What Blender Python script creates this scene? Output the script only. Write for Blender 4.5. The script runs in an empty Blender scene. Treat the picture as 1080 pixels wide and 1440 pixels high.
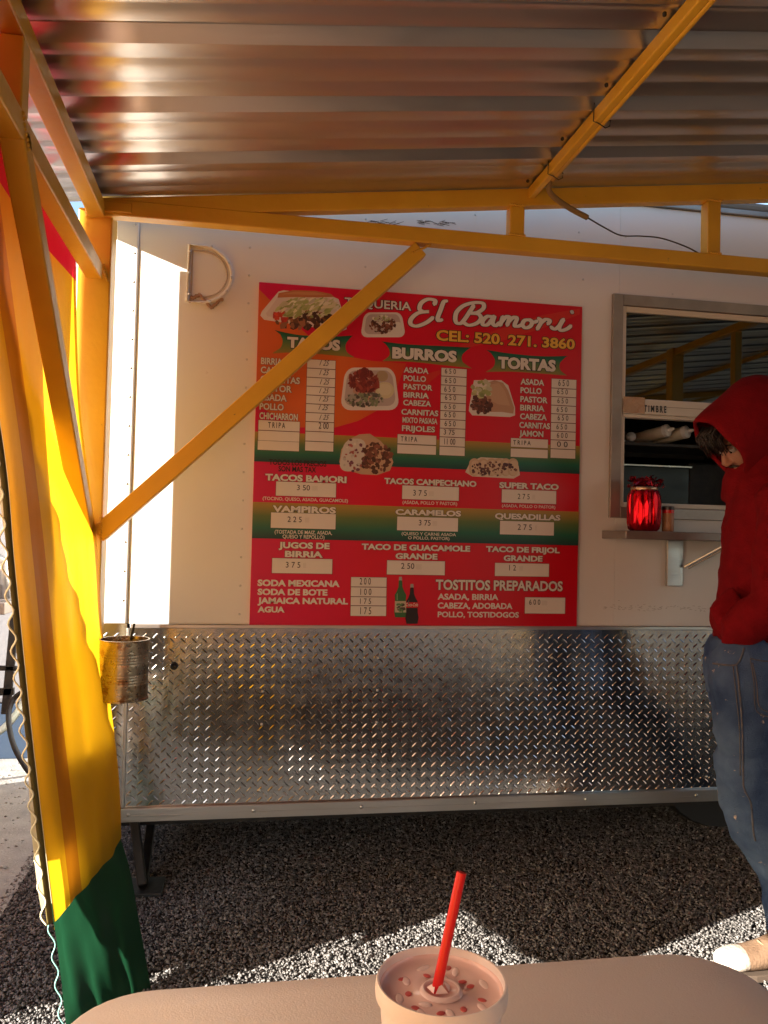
import bpy, bmesh, math, random
import numpy as np
from mathutils import Vector, Matrix, noise
random.seed(7); RNG = np.random.default_rng(7)
sc = bpy.context.scene
col = sc.collection
R = math.radians

# ------------------------------------------------------------ camera
YAW, PIT, ROL, FPX = R(9.95), R(1.53), R(1.39), 1140.0
def cam_rows():
    cy, sy, cp, sp, cr, sr = math.cos(YAW), math.sin(YAW), math.cos(PIT), math.sin(PIT), math.cos(ROL), math.sin(ROL)
    f = Vector((sy*cp, cy*cp, sp)); r = Vector((cy, -sy, 0)); u = r.cross(f)
    return cr*r+sr*u, -sr*r+cr*u, f
RT, UP, FW = cam_rows()
CAM = Vector((0, 0, 1.25))
cd = bpy.data.cameras.new('camera'); cam = bpy.data.objects.new('camera', cd); col.objects.link(cam)
cd.sensor_fit = 'VERTICAL'; cd.sensor_height = 36; cd.sensor_width = 27; cd.lens = FPX/1440*36
cd.clip_start = .05; cd.clip_end = 400
cam.matrix_world = Matrix(((RT.x, UP.x, -FW.x, CAM.x), (RT.y, UP.y, -FW.y, CAM.y), (RT.z, UP.z, -FW.z, CAM.z), (0, 0, 0, 1)))
sc.camera = cam
# measuring helpers: a reading taken off the photograph, set on a real plane of the place
def ray(x, y): return RT*(x-540)+UP*(720-y)+FW*FPX
def onY(x, y, Y): d = ray(x, y); return CAM+d*(Y/d.y)
def onX(x, y, X): d = ray(x, y); return CAM+d*(X/d.x)

# ------------------------------------------------------------ light
SUN_EL, SX, SY = R(18), .912, .410
sd = Vector((SX*math.cos(SUN_EL), SY*math.cos(SUN_EL), -math.sin(SUN_EL)))
w = bpy.data.worlds.new('World'); sc.world = w; w.use_nodes = True
nt = w.node_tree; bg = nt.nodes['Background']; sky = nt.nodes.new('ShaderNodeTexSky')
sky.sky_type = 'NISHITA'; sky.sun_disc = False; sky.sun_elevation = SUN_EL
sky.sun_rotation = math.atan2(-SX, -SY) % (2*math.pi)
nt.links.new(sky.outputs[0], bg.inputs[0]); bg.inputs[1].default_value = .09
sl = bpy.data.lights.new('sun', 'SUN'); sl.energy = 5; sl.angle = R(.5); sl.color = (1, .93, .82)
so = bpy.data.objects.new('sun', sl); col.objects.link(so); so.location = (-4, -3, 6)
so.rotation_euler = sd.to_track_quat('-Z', 'Y').to_euler()
sc.view_settings.view_transform = 'Standard'; sc.view_settings.look = 'None'
sc.view_settings.exposure = 2.25; sc.view_settings.gamma = 1; sc.view_settings.use_curve_mapping = False
sc.cycles.use_denoising = True
sc.cycles.max_bounces = 10; sc.cycles.diffuse_bounces = 6; sc.cycles.glossy_bounces = 4; sc.cycles.transmission_bounces = 6
sc.cycles.transparent_max_bounces = 8
sc.cycles.sample_clamp_indirect = 8; sc.cycles.caustics_reflective = False; sc.cycles.caustics_refractive = False

# ------------------------------------------------------------ materials
MATS = {}
def mat(name, c, rough=.6, metal=0, c2=None, scale=8, bump=0, bscale=60, detail=4, spec=.5, wear=None, wthr=.62, wscale=20, stretch=None, extra=None):
    if name in MATS: return MATS[name]
    m = bpy.data.materials.new(name); m.use_nodes = True; N = m.node_tree.nodes; L = m.node_tree.links
    b = N['Principled BSDF']; b.inputs['Roughness'].default_value = rough; b.inputs['Metallic'].default_value = metal
    b.inputs['Specular IOR Level'].default_value = spec
    b.inputs['Base Color'].default_value = (*c, 1)
    tc = N.new('ShaderNodeTexCoord'); mp = N.new('ShaderNodeMapping'); L.new(tc.outputs['Object'], mp.inputs[0])
    if stretch: mp.inputs['Scale'].default_value = stretch
    out = None
    if c2 is not None:
        n = N.new('ShaderNodeTexNoise'); n.inputs['Scale'].default_value = scale; n.inputs['Detail'].default_value = detail
        L.new(mp.outputs[0], n.inputs['Vector'])
        r = N.new('ShaderNodeValToRGB'); r.color_ramp.elements[0].position = .35; r.color_ramp.elements[1].position = .68
        r.color_ramp.elements[0].color = (*c, 1); r.color_ramp.elements[1].color = (*c2, 1)
        L.new(n.outputs['Fac'], r.inputs[0]); out = r.outputs[0]
    if wear is not None:
        n2 = N.new('ShaderNodeTexNoise'); n2.inputs['Scale'].default_value = wscale; n2.inputs['Detail'].default_value = 8
        n2.inputs['Roughness'].default_value = .7; L.new(mp.outputs[0], n2.inputs['Vector'])
        r2 = N.new('ShaderNodeValToRGB'); r2.color_ramp.elements[0].position = wthr; r2.color_ramp.elements[1].position = wthr+.05
        L.new(n2.outputs['Fac'], r2.inputs[0])
        mx = N.new('ShaderNodeMix'); mx.data_type = 'RGBA'; L.new(r2.outputs[0], mx.inputs[0])
        if out: L.new(out, mx.inputs[6])
        else: mx.inputs[6].default_value = (*c, 1)
        mx.inputs[7].default_value = (*wear, 1); out = mx.outputs[2]
    if out: L.new(out, b.inputs['Base Color'])
    if bump:
        n3 = N.new('ShaderNodeTexNoise'); n3.inputs['Scale'].default_value = bscale; n3.inputs['Detail'].default_value = 5
        L.new(mp.outputs[0], n3.inputs['Vector'])
        bp = N.new('ShaderNodeBump'); bp.inputs['Strength'].default_value = bump; bp.inputs['Distance'].default_value = .01
        L.new(n3.outputs['Fac'], bp.inputs['Height']); L.new(bp.outputs[0], b.inputs['Normal'])
        # roughness breaks up with the same noise
        mr = N.new('ShaderNodeMapRange'); mr.inputs['To Min'].default_value = max(0, rough-.08); mr.inputs['To Max'].default_value = min(1, rough+.1)
        L.new(n3.outputs['Fac'], mr.inputs[0]); L.new(mr.outputs[0], b.inputs['Roughness'])
    if extra: extra(m, N, L, b)
    MATS[name] = m; return m
def cloth_mat(name, c, trans, rough=.5, wr=.38):
    m = mat(name, c, rough, 0, tuple(x*.84 for x in c), 5, wr, 13, stretch=(1, 1, .5))
    N = m.node_tree.nodes; L = m.node_tree.links; b = N['Principled BSDF']; o = N['Material Output']
    t = N.new('ShaderNodeBsdfTranslucent'); t.inputs[0].default_value = (*trans, 1)
    mx = N.new('ShaderNodeMixShader'); mx.inputs[0].default_value = .62
    L.new(b.outputs[0], mx.inputs[1]); L.new(t.outputs[0], mx.inputs[2]); L.new(mx.outputs[0], o.inputs[0])
    return m
yellow = mat('yellow_paint', (.80, .47, .04), .40, 0, (.72, .40, .03), 5, .12, 45, wear=(.22, .12, .04), wthr=.67, wscale=18)
roofm = mat('galvanised_roofing', (.68, .65, .62), .33, .95, (.58, .55, .52), 3, .06, 30, stretch=(.3, 1, 1), wear=(.55, .47, .41), wthr=.72, wscale=6)
white_metal = mat('trailer_white', (.78, .76, .73), .38, 0, (.73, .70, .66), 1.5, .05, 5, wear=(.56, .50, .44), wthr=.69, wscale=4)
alu = mat('aluminium', (.62, .61, .60), .32, .9, (.52, .50, .48), 12, .08, 80, stretch=(.1, 1, 1))
alu_dark = mat('dull_aluminium', (.38, .33, .29), .48, .8, (.30, .26, .23), 8, .1, 60)
steel = mat('stainless', (.55, .55, .56), .28, 1, (.48, .48, .49), 4, .05, 40, stretch=(1, 1, .1))
tread = mat('tread_plate_metal', (.56, .55, .54), .17, 1, (.46, .44, .42), 2.2, .10, 22)
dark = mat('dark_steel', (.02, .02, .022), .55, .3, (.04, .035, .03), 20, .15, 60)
black = mat('black_rubber', (.012, .012, .012), .6)
blackp = mat('black_plastic', (.02, .02, .02), .35)
rivetm = mat('rivet_metal', (.6, .59, .57), .3, 1)
rust = mat('rusty_tin', (.46, .40, .30), .28, .92, (.36, .27, .17), 12, .18, 70, wear=(.27, .16, .08), wthr=.54, wscale=26)
groundm = mat('asphalt', (.022, .020, .018), .9, 0, (.045, .04, .037), 90, .8, 160, wear=(.17, .16, .15), wthr=.6, wscale=220)
gravelm = mat('gravel_stone', (.05, .045, .042), .7, 0, (.30, .28, .265), 55, .3, 200)
tablem = mat('table_plastic', (.82, .79, .77), .40, 0, (.78, .75, .72), 4, .11, 420, wear=(.66, .60, .54), wthr=.70, wscale=7)
foam = mat('foam_cup', (.90, .89, .89), .45, 0, (.87, .86, .86), 30, .04, 200)
redplastic = mat('red_plastic', (.72, .012, .015), .28)
wirem = mat('wire', (.10, .07, .04), .5, .4)
creamp = mat('cream_plastic', (.72, .68, .60), .5)
hoodred = mat('red_fleece', (.22, .005, .010), .92, 0, (.18, .004, .008), 30, .35, 220, spec=.15)
denim = mat('denim', (.035, .07, .17), .85, 0, (.12, .20, .36), 6, .4, 300, spec=.2, wear=(.62, .50, .38), wthr=.635, wscale=22)
denimseam = mat('denim_seam', (.15, .14, .15), .85, 0, (.08, .10, .15), 60, .3, 200)
skin = mat('skin', (.42, .22, .14), .5, 0, (.36, .17, .11), 30, .08, 200)
hairm = mat('hair', (.012, .009, .008), .5, 0, (.03, .02, .015), 90, .5, 150)
bootm = mat('tan_suede', (.20, .12, .07), .8, 0, (.14, .08, .045), 25, .3, 120)
rubbersole = mat('sole_rubber', (.10, .07, .05), .7)
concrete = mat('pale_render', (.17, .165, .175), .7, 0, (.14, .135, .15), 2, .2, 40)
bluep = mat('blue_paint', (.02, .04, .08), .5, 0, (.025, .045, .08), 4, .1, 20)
bluesheet = mat('blue_grey_sheet', (.05, .09, .16), .3, 0, (.12, .17, .24), 12, .9, 14, wear=(.6, .62, .65), wthr=.64, wscale=18)
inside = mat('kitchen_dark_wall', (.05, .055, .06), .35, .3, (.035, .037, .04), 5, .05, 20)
tarp_red = cloth_mat('tarp_red', (.62, .015, .04), (.50, .006, .03))
tarp_yel = cloth_mat('tarp_yellow', (.80, .46, .02), (.58, .30, .008))
tarp_org = cloth_mat('tarp_orange', (.50, .20, .015), (.42, .15, .006))
tarp_thick_red = cloth_mat('tarp_thick_red', (.42, .06, .05), (.24, .05, .035))
tarp_rose = cloth_mat('tarp_rose', (.60, .50, .42), (.46, .33, .25))
tarp_gold = cloth_mat('tarp_gold', (.60, .30, .06), (.36, .17, .03))
tarp_thick_orange = cloth_mat('tarp_thick_orange', (.55, .22, .06), (.42, .13, .04))
tarp_grn = cloth_mat('tarp_green', (.010, .065, .030), (.008, .045, .02), .45)
glassm = bpy.data.materials.new('window_glass'); glassm.use_nodes = True
gn = glassm.node_tree.nodes; gl = glassm.node_tree.links; gn.remove(gn['Principled BSDF'])
g1 = gn.new('ShaderNodeBsdfTransparent'); g1.inputs[0].default_value = (.20, .25, .23, 1)
g2 = gn.new('ShaderNodeBsdfGlossy'); g2.inputs['Roughness'].default_value = .015; g2.inputs[0].default_value = (.8, .85, .82, 1)
fr = gn.new('ShaderNodeFresnel'); fr.inputs[0].default_value = 2.5
g3 = gn.new('ShaderNodeMixShader'); gl.new(fr.outputs[0], g3.inputs[0]); gl.new(g1.outputs[0], g3.inputs[1]); gl.new(g2.outputs[0], g3.inputs[2])
gl.new(g3.outputs[0], gn['Material Output'].inputs[0])
def foil_extra(m, N, L, b):
    v = N.new('ShaderNodeTexVoronoi'); v.inputs['Scale'].default_value = 42
    mp = N.new('ShaderNodeMapping'); tc = N.new('ShaderNodeTexCoord'); L.new(tc.outputs['Object'], mp.inputs[0]); mp.inputs['Scale'].default_value = (1, 1, .3)
    L.new(mp.outputs[0], v.inputs['Vector']); bp = N.new('ShaderNodeBump'); bp.inputs['Strength'].default_value = .8; bp.inputs['Distance'].default_value = .01
    L.new(v.outputs['Distance'], bp.inputs['Height']); L.new(bp.outputs[0], b.inputs['Normal'])
foil = mat('red_cellophane', (.55, .004, .015), .18, .85, extra=foil_extra)
foil_dark = mat('crumpled_red_foil', (.30, .01, .02), .18, .8)
def drink_extra(m, N, L, b):
    b.inputs['Subsurface Weight'].default_value = .0; b.inputs['Coat Weight'].default_value = .6
    b.inputs['Coat Roughness'].default_value = .12
drink = mat('pink_drink_under_lid', (.90, .72, .69), .22, 0, (.86, .63, .60), 9, .03, 12, extra=drink_extra)
icem = mat('ice_under_lid', (.93, .80, .78), .15)
frosted = mat('frosted_lid', (.92, .78, .76), .15)
# printed inks
def ink(name, c): return mat('ink_'+name, c, .33, 0)
inkm = bpy.data.materials.new('ink_picture'); inkm.use_nodes = True
_b = inkm.node_tree.nodes['Principled BSDF']; _b.inputs['Roughness'].default_value = .33
_a = inkm.node_tree.nodes.new('ShaderNodeAttribute'); _a.attribute_name = 'ink'; inkm.node_tree.links.new(_a.outputs['Color'], _b.inputs['Base Color'])
ink_white = ink('white', (.72, .68, .62)); ink_black = ink('black', (.012, .010, .010)); ink_yellow = ink('yellow', (.80, .46, .06)); ink_paper = ink('paper', (.74, .68, .62))
ink_faded = ink('faded', (.5, .44, .38))

# ------------------------------------------------------------ mesh helpers
def link(name, me, m=None, parent=None):
    o = bpy.data.objects.new(name, me); col.objects.link(o)
    if m is not None and me is not None and not me.materials: me.materials.append(m)
    if parent: o.parent = parent
    return o
class MB:
    def __init__(s): s.v = []; s.f = []
    def add(s, vs, fs):
        n = len(s.v); s.v += [tuple(v) for v in vs]; s.f += [tuple(i+n for i in f) for f in fs]; return s
    def box(s, x0, x1, y0, y1, z0, z1):
        return s.add([(x0,y0,z0),(x1,y0,z0),(x1,y1,z0),(x0,y1,z0),(x0,y0,z1),(x1,y0,z1),(x1,y1,z1),(x0,y1,z1)],
              [(0,3,2,1),(4,5,6,7),(0,1,5,4),(1,2,6,5),(2,3,7,6),(3,0,4,7)])
    def beam(s, p, q, a, b, side=(0,0,1)):
        p, q = Vector(p), Vector(q); d = (q-p).normalized(); u = Vector(side); u = (u-d*u.dot(d)).normalized(); r = d.cross(u)
        vs = [e+r*i*a/2+u*j*b/2 for e in (p, q) for i, j in ((-1,-1),(1,-1),(1,1),(-1,1))]
        return s.add(vs, [(0,1,2,3),(7,6,5,4),(0,4,5,1),(1,5,6,2),(2,6,7,3),(3,7,4,0)])
    def tube(s, pts, r, seg=8, closed=False):
        pts = [Vector(p) for p in pts]; n = len(pts); rr = r if isinstance(r, (list, tuple)) else [r]*n
        base = len(s.v); ref = Vector((.13, .27, .95))
        for i, p in enumerate(pts):
            d = (pts[(i+1) % n if closed else min(i+1, n-1)]-pts[(i-1) % n if closed else max(i-1, 0)]).normalized()
            u = (ref-d*ref.dot(d)).normalized(); v = d.cross(u)
            for k in range(seg):
                a = 2*math.pi*k/seg; s.v.append(tuple(p+(u*math.cos(a)+v*math.sin(a))*rr[i]))
        for i in range(n if closed else n-1):
            j = (i+1) % n
            for k in range(seg):
                l = (k+1) % seg; s.f.append((base+i*seg+k, base+j*seg+k, base+j*seg+l, base+i*seg+l))
        if not closed:
            s.f.append(tuple(base+k for k in range(seg))); s.f.append(tuple(base+(n-1)*seg+k for k in range(seg))[::-1])
        return s
    def rings(s, rings, cap=True):
        base = len(s.v); seg = len(rings[0])
        for r in rings: s.v += [tuple(p) for p in r]
        for i in range(len(rings)-1):
            for k in range(seg):
                l = (k+1) % seg; s.f.append((base+i*seg+k, base+i*seg+l, base+(i+1)*seg+l, base+(i+1)*seg+k))
        if cap:
            s.f.append(tuple(base+k for k in range(seg))[::-1]); s.f.append(tuple(base+(len(rings)-1)*seg+k for k in range(seg)))
        return s
    def lathe(s, prof, c=(0,0,0), seg=32, cap=False):
        c = Vector(c)
        return s.rings([[c+Vector((r*math.cos(2*math.pi*k/seg), r*math.sin(2*math.pi*k/seg), z)) for k in range(seg)] for r, z in prof], cap)
    def ell(s, c, r, seg=16, rg=10, rot=None):
        c = Vector(c); rs = []
        for i in range(1, rg):
            t = math.pi*i/rg; ring = []
            for k in range(seg):
                p = Vector((math.sin(t)*math.cos(2*math.pi*k/seg)*r[0], math.sin(t)*math.sin(2*math.pi*k/seg)*r[1], -math.cos(t)*r[2]))
                if rot is not None: p = rot @ p
                ring.append(c+p)
            rs.append(ring)
        return s.rings(rs)
    def sheet(s, g):
        base = len(s.v); n = len(g); m = len(g[0])
        for r in g: s.v += [tuple(p) for p in r]
        for i in range(n-1):
            for j in range(m-1):
                s.f.append((base+i*m+j, base+i*m+j+1, base+(i+1)*m+j+1, base+(i+1)*m+j))
        return s
    def mesh(s, name):
        me = bpy.data.meshes.new(name); me.from_pydata(s.v, [], s.f); me.update(); return me
    def build(s, name, m, parent=None, smooth=False, bevel=0, solid=0, subd=0, label=None, kind=None):
        me = s.mesh(name)
        bm = bmesh.new(); bm.from_mesh(me); bmesh.ops.recalc_face_normals(bm, faces=bm.faces); bm.to_mesh(me); bm.free()
        if smooth:
            me.polygons.foreach_set('use_smooth', [True]*len(me.polygons))
        o = link(name, me, m, parent)
        if smooth == 'auto':
            bpy_set_auto(me)
        if solid:
            q = o.modifiers.new('s', 'SOLIDIFY'); q.thickness = solid; q.offset = 0
        if subd:
            q = o.modifiers.new('u', 'SUBSURF'); q.levels = subd; q.render_levels = subd
        if bevel:
            q = o.modifiers.new('b', 'BEVEL'); q.width = bevel; q.segments = 2; q.limit_method = 'ANGLE'; q.angle_limit = R(35)
        if label: o['label'] = label
        if kind: o['kind'] = kind
        return o
def bpy_set_auto(me, ang=R(35)):
    bm = bmesh.new(); bm.from_mesh(me)
    for e in bm.edges:
        if len(e.link_faces) == 2 and e.calc_face_angle(0) > ang: e.smooth = False
    bm.to_mesh(me); bm.free()
def tag(o, label, cat, group=None, kind=None):
    o['label'] = label; o['category'] = cat
    if group: o['group'] = group
    if kind: o['kind'] = kind
    return o
def empty(name, loc, label, cat, group=None):
    o = bpy.data.objects.new(name, None); col.objects.link(o); o.location = loc; o.empty_display_size = .1
    return tag(o, label, cat, group)
def at(o, p):   # parts are modelled in world numbers: shift a child back under its placed parent
    return Vector(p)-o.location
class Thing:
    """an Empty at the base whose parts are given in world coordinates"""
    def __init__(s, name, loc, label, cat, group=None):
        s.o = empty(name, loc, label, cat, group); s.loc = Vector(loc)
    def part(s, mb, name, m, parent=None, **k):
        mb.v = [(v[0]-s.loc.x, v[1]-s.loc.y, v[2]-s.loc.z) for v in mb.v]
        return mb.build(name, m, parent or s.o, **k)
def catmull(pts, n=8, closed=False):
    P = [Vector(p) for p in pts]; out = []; N = len(P)
    for i in range(N if closed else N-1):
        p0 = P[(i-1) % N] if closed or i > 0 else P[0]; p1 = P[i]; p2 = P[(i+1) % N]
        p3 = P[(i+2) % N] if closed or i+2 < N else P[-1]
        for k in range(n):
            t = k/n
            out.append(.5*((2*p1)+(-p0+p2)*t+(2*p0-5*p1+4*p2-p3)*t*t+(-p0+3*p1-3*p2+p3)*t**3))
    if not closed: out.append(P[-1])
    return out
WALL = 2.9

# ============================================================ SETTING
g = []
xs = np.concatenate([np.linspace(-60, -2, 14), np.linspace(-1.6, 3.5, 60), np.linspace(4, 60, 14)])
ys = np.concatenate([np.linspace(-60, -1, 14), np.linspace(-.6, 4.5, 60), np.linspace(5, 90, 14)])
for y in ys: g.append([(x, y, .004*noise.noise(Vector((x*1.3, y*1.3, 0)))-.004) for x in xs])
go = MB().sheet(g).build('ground', groundm, None, smooth=True); go['kind'] = 'structure'

def stones(n, x0, x1, y0, y1, s0, s1, seed):
    r = np.random.default_rng(seed)
    base = np.array([(1,0,0),(0,1,0),(-1,0,0),(0,-1,0),(0,0,1),(0,0,-1)], float)
    faces = np.array([(0,1,4),(1,2,4),(2,3,4),(3,0,4),(1,0,5),(2,1,5),(3,2,5),(0,3,5)])
    P = np.stack([r.uniform(x0, x1, n), r.uniform(y0, y1, n)], 1)
    sz = r.uniform(s0, s1, n)*r.choice([1, 1, .7, 1.35], n)
    V = base[None]*(1+r.uniform(-.35, .35, (n, 6, 3)))*sz[:, None, None]*np.array([1, 1, .75])
    V += r.uniform(-.25, .25, (n, 6, 3))*sz[:, None, None]
    a = r.uniform(0, 6.28, n); ca, sa = np.cos(a)[:, None], np.sin(a)[:, None]
    X = V[..., 0]*ca-V[..., 1]*sa+P[:, :1]; Yy = V[..., 0]*sa+V[..., 1]*ca+P[:, 1:]
    Z = V[..., 2]+(sz*.25+r.uniform(0, 1, n)**2*sz*1.1)[:, None]
    v = np.stack([X, Yy, Z], -1).reshape(-1, 3); f = (faces[None]+(np.arange(n)*6)[:, None, None]).reshape(-1, 3)
    me = bpy.data.meshes.new('gravel'); me.vertices.add(len(v)); me.vertices.foreach_set('co', v.ravel())
    me.loops.add(len(f)*3); me.loops.foreach_set('vertex_index', f.ravel())
    me.polygons.add(len(f)); me.polygons.foreach_set('loop_start', np.arange(len(f))*3); me.polygons.foreach_set('loop_total', np.full(len(f), 3))
    me.update(calc_edges=True); return me
gv = link('gravel', stones(140000, -.75, 2.5, 1.75, 3.6, .0028, .0052, 3), gravelm)
tag(gv, 'rough grey gravel chips bedded in the ground in front of and under the trailer', 'gravel', kind='stuff')
pv = MB().sheet([[(x, y, .004) for x in np.linspace(-7, -.72, 8)] for y in np.linspace(-6, 9, 8)]).build('pavement', mat('pale_pavement', (.36, .345, .33), .9, 0, (.27, .26, .245), 6, .5, 120, wear=(.5, .48, .45), wthr=.6, wscale=90), None); pv['kind'] = 'structure'
gv2 = link('gravel', stones(9000, -2.6, -.74, 1.6, 6.5, .003, .006, 5), mat('pale_gravel', (.30, .29, .27), .9, 0, (.42, .40, .37), 40, .3, 200))
tag(gv2, 'paler loose gravel outside, left of the hanging yellow tarpaulin', 'gravel', kind='stuff')

# ============================================================ TRAILER
TR = Thing('food_trailer', (1.9, 4.0, 0), 'white riveted food trailer with diamond plate skirt and serving window', 'food trailer')
Y0 = WALL
WX0, WX1, WZ0, WZ1 = 1.378, 2.70, 1.332, 2.192      # window outer frame
TL, TRt, TT = -.376, 4.3, 2.545
P = TR.part
def panel(x0, x1, z0, z1, nm='wall_panel'):
    return P(MB().box(x0, x1, Y0, Y0+.04, z0, z1), nm, white_metal, bevel=.0008)
panel(TL, .8345, .92, TT); panel(.8355, WX0+.03, .92, TT)
panel(WX0+.0305, WX1-.03, WZ1-.03, TT); panel(WX0+.0305, WX1-.03, .92, WZ0+.03); panel(WX1-.0295, TRt, .92, TT)
P(MB().box(-.455, TL-.001, Y0-.006, Y0+.05, .92, TT), 'corner_trim', white_metal, bevel=.006)
P(MB().box(-.455, -.44, Y0+.051, 4.9, .3, TT), 'side_wall', white_metal)
P(MB().box(4.285, 4.3, Y0+.051, 4.9, .3, TT), 'side_wall', white_metal)
P(MB().box(-.455, 4.3, 4.9, 4.95, .3, TT), 'back_wall', white_metal)
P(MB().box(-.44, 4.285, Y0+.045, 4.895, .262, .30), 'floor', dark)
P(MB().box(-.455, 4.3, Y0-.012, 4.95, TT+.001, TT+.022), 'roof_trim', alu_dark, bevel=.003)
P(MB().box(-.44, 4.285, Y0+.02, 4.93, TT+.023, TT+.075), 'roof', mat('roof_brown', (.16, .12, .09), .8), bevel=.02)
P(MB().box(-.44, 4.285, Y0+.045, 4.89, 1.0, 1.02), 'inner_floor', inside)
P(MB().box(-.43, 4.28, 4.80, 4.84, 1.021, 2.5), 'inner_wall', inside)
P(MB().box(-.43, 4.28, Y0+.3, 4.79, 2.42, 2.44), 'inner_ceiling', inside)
# diamond plate skirt
PL = (-.365, 4.28); PZ0, PZ1 = .296, .905
def lugs(x0, x1, z0, z1, y):
    mb = MB(); a, b = .0368, .0358; i = 0
    nx = int((x1-x0)/a)+2; nz = int((z1-z0)/b)+2
    for iz in range(nz*2):
        for ix in range(nx):
            for par in (0,):
                x = x0+.012+ix*a+(a/2 if iz % 2 else 0); z = z0+.012+iz*b/2
                if x > x1-.014 or z > z1-.012: continue
                sgn = 1 if iz % 2 == 0 else -1
                an = R(43)*sgn+random.uniform(-.05, .05); c, s = math.cos(an), math.sin(an)
                L, W = .0148, .0034; hh = .0019
                ol = [(-L, 0), (-L*.5, -W), (L*.5, -W), (L, 0), (L*.5, W), (-L*.5, W)]
                vs = [(x+u*c-v*s, y+.0002, z+u*s+v*c) for u, v in ol]
                vs += [(x-L*.55*c, y-hh, z-L*.55*s), (x+L*.55*c, y-hh, z+L*.55*s)]
                mb.add(vs, [(0,1,6),(1,2,7,6),(2,3,7),(3,4,7),(4,5,6,7),(5,0,6)])
    return mb
tp = P(MB().box(PL[0], PL[1], Y0-.004, Y0+.03, PZ0, PZ1), 'tread_plate', tread)
P(lugs(PL[0], PL[1], PZ0, PZ1, Y0-.004), 'plate_lugs', tread, kind='stuff')
P(MB().box(-.46, PL[0]-.012, Y0+.004, Y0+.03, PZ0, .9195), 'tread_plate', tread)
P(lugs(-.46, PL[0]-.012, PZ0, PZ1, Y0+.004), 'plate_lugs', tread, kind='stuff')
P(MB().box(PL[0]-.011, PL[0]-.001, Y0-.010, Y0+.03, PZ0, PZ1), 'edge_strip', alu, bevel=.002)
P(MB().box(PL[0], PL[1], Y0-.013, Y0+.002, PZ1+.001, PZ1+.014), 'top_edge_strip', alu, bevel=.002)
P(MB().box(PL[0]-.01, PL[1], Y0-.018, Y0+.03, .250, .295).box(PL[0]-.01, PL[1], Y0-.0195, Y0-.0185, .287, .293).box(PL[0]-.01, PL[1], Y0-.0195, Y0-.0185, .268, .272), 'bottom_rail', alu, bevel=.0015)
# rivets
def rivets(pts, r=.0045, y=Y0):
    mb = MB()
    for x, z in pts: mb.ell((x, y-.0005, z), (r, r*.55, r), 8, 6)
    return mb
rv = []
for z in np.arange(1.0, 2.5, .1): rv.append((-.392, z))
P(rivets(rv, .004, Y0-.006), 'corner_rivets', rivetm, smooth=True, kind='stuff')
rv = [(-.0+.002, z) for z in np.arange(.955, 2.42, .1)]
rv += [(.828, 2.33), (.828, 2.45), (.415, 2.395), (.418, 2.22), (1.63, 2.21), (1.26, 2.24), (1.43, 2.42), (.60, 2.12+.12)]
rv += [(1.46, 2.19), (1.85, 2.36), (1.24, 2.42)]
P(rivets(rv, .0042), 'wall_rivets', rivetm, smooth=True, kind='stuff')
rv = [(x, z) for x in (.09, .50, 1.16, 1.80) for z in np.arange(.34, .9, .115)]+[(-.352, z) for z in np.arange(.34, .9, .095)]
P(rivets(rv, .005, Y0-.006), 'plate_screws', rivetm, smooth=True, kind='stuff')
rv = [(x, .275) for x in (-.35, .07, .45, .87, 1.3, 1.75, 2.2)]
P(rivets(rv, .0065, Y0-.02), 'rail_screws', rivetm, smooth=True, kind='stuff')
# seams as thin joint strips
P(MB().box(.8310, .8385, Y0-.0012, Y0-.0002, .92, TT), 'joint_strip', white_metal)
# D-shaped vent cover
def dshape(x0, x1, z0, z1, n=20):
    pts = [(x0, z1), (x0, z0)]; cx, rz, cz = x0+.3*(x1-x0), (z1-z0)/2, (z0+z1)/2
    for k in range(n+1):
        a = -math.pi/2+math.pi*k/n; pts.append((cx+(x1-cx)*math.cos(a), cz+rz*math.sin(a)))
    return pts
dp = dshape(-.208, -.058, 2.045, 2.245)
o = P(MB().tube([(x, Y0-.005, z) for x, z in dp], .0065, 8, True), 'vent_cover', white_metal, smooth=True, label='raised D shaped patch frame riveted to the trailer wall')
dpi = dshape(-.196, -.075, 2.066, 2.228)
P(MB().tube([(x, Y0-.002, z) for x, z in dpi], .003, 6, True), 'inner_bead', mat('vent_tan', (.5, .42, .36), .6), o, smooth=True)  # bead in a duller tan than the frame
P(rivets([(-.203, 2.22), (-.203, 2.145), (-.203, 2.07), (-.13, 2.245), (-.07, 2.19), (-.06, 2.14), (-.075, 2.09), (-.13, 2.048)], .0048, Y0-.012), 'rivets', rivetm, o, smooth=True, kind='stuff')
# crumbled sealant along the vent bottom
mb = MB()
for k in range(22):
    t = k/21; x = -.2+.11*t; mb.ell((x, Y0-.006, 2.05+.018*math.sin(t*7)+random.uniform(-.004, .006)), (.006, .004, .007), 6, 5)
P(mb, 'sealant', mat('old_sealant', (.36, .22, .14), .8), o)
# smudges on the wall above (black scrape marks)
mb = MB()
for x0, x1, z in ((.42, .55, 2.385), (.60, .74, 2.405)):
    for k in range(26):
        x = random.uniform(x0, x1); zz = z+random.uniform(-.008, .008); l = random.uniform(.01, .035); an = random.uniform(-.3, .5)
        mb.beam((x, Y0-.0006, zz), (x+l*math.cos(an), Y0-.0006, zz+l*math.sin(an)), .0012, .0008, (0, 1, 0))
P(mb, 'scrape_marks', mat('scrape_dark', (.10, .08, .07), .8), kind='stuff')
mb = MB()
for k in range(90):
    x = random.uniform(1.36, 1.80); zz = .99+random.gauss(0, .006); l = random.uniform(.002, .012)
    mb.beam((x, Y0-.0006, zz), (x+l, Y0-.0006, zz+random.uniform(-.002, .002)), .001, .0008, (0, 1, 0))
P(mb, 'scuff_marks', mat('scuff_grey', (.34, .30, .26), .8), kind='stuff')
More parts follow.
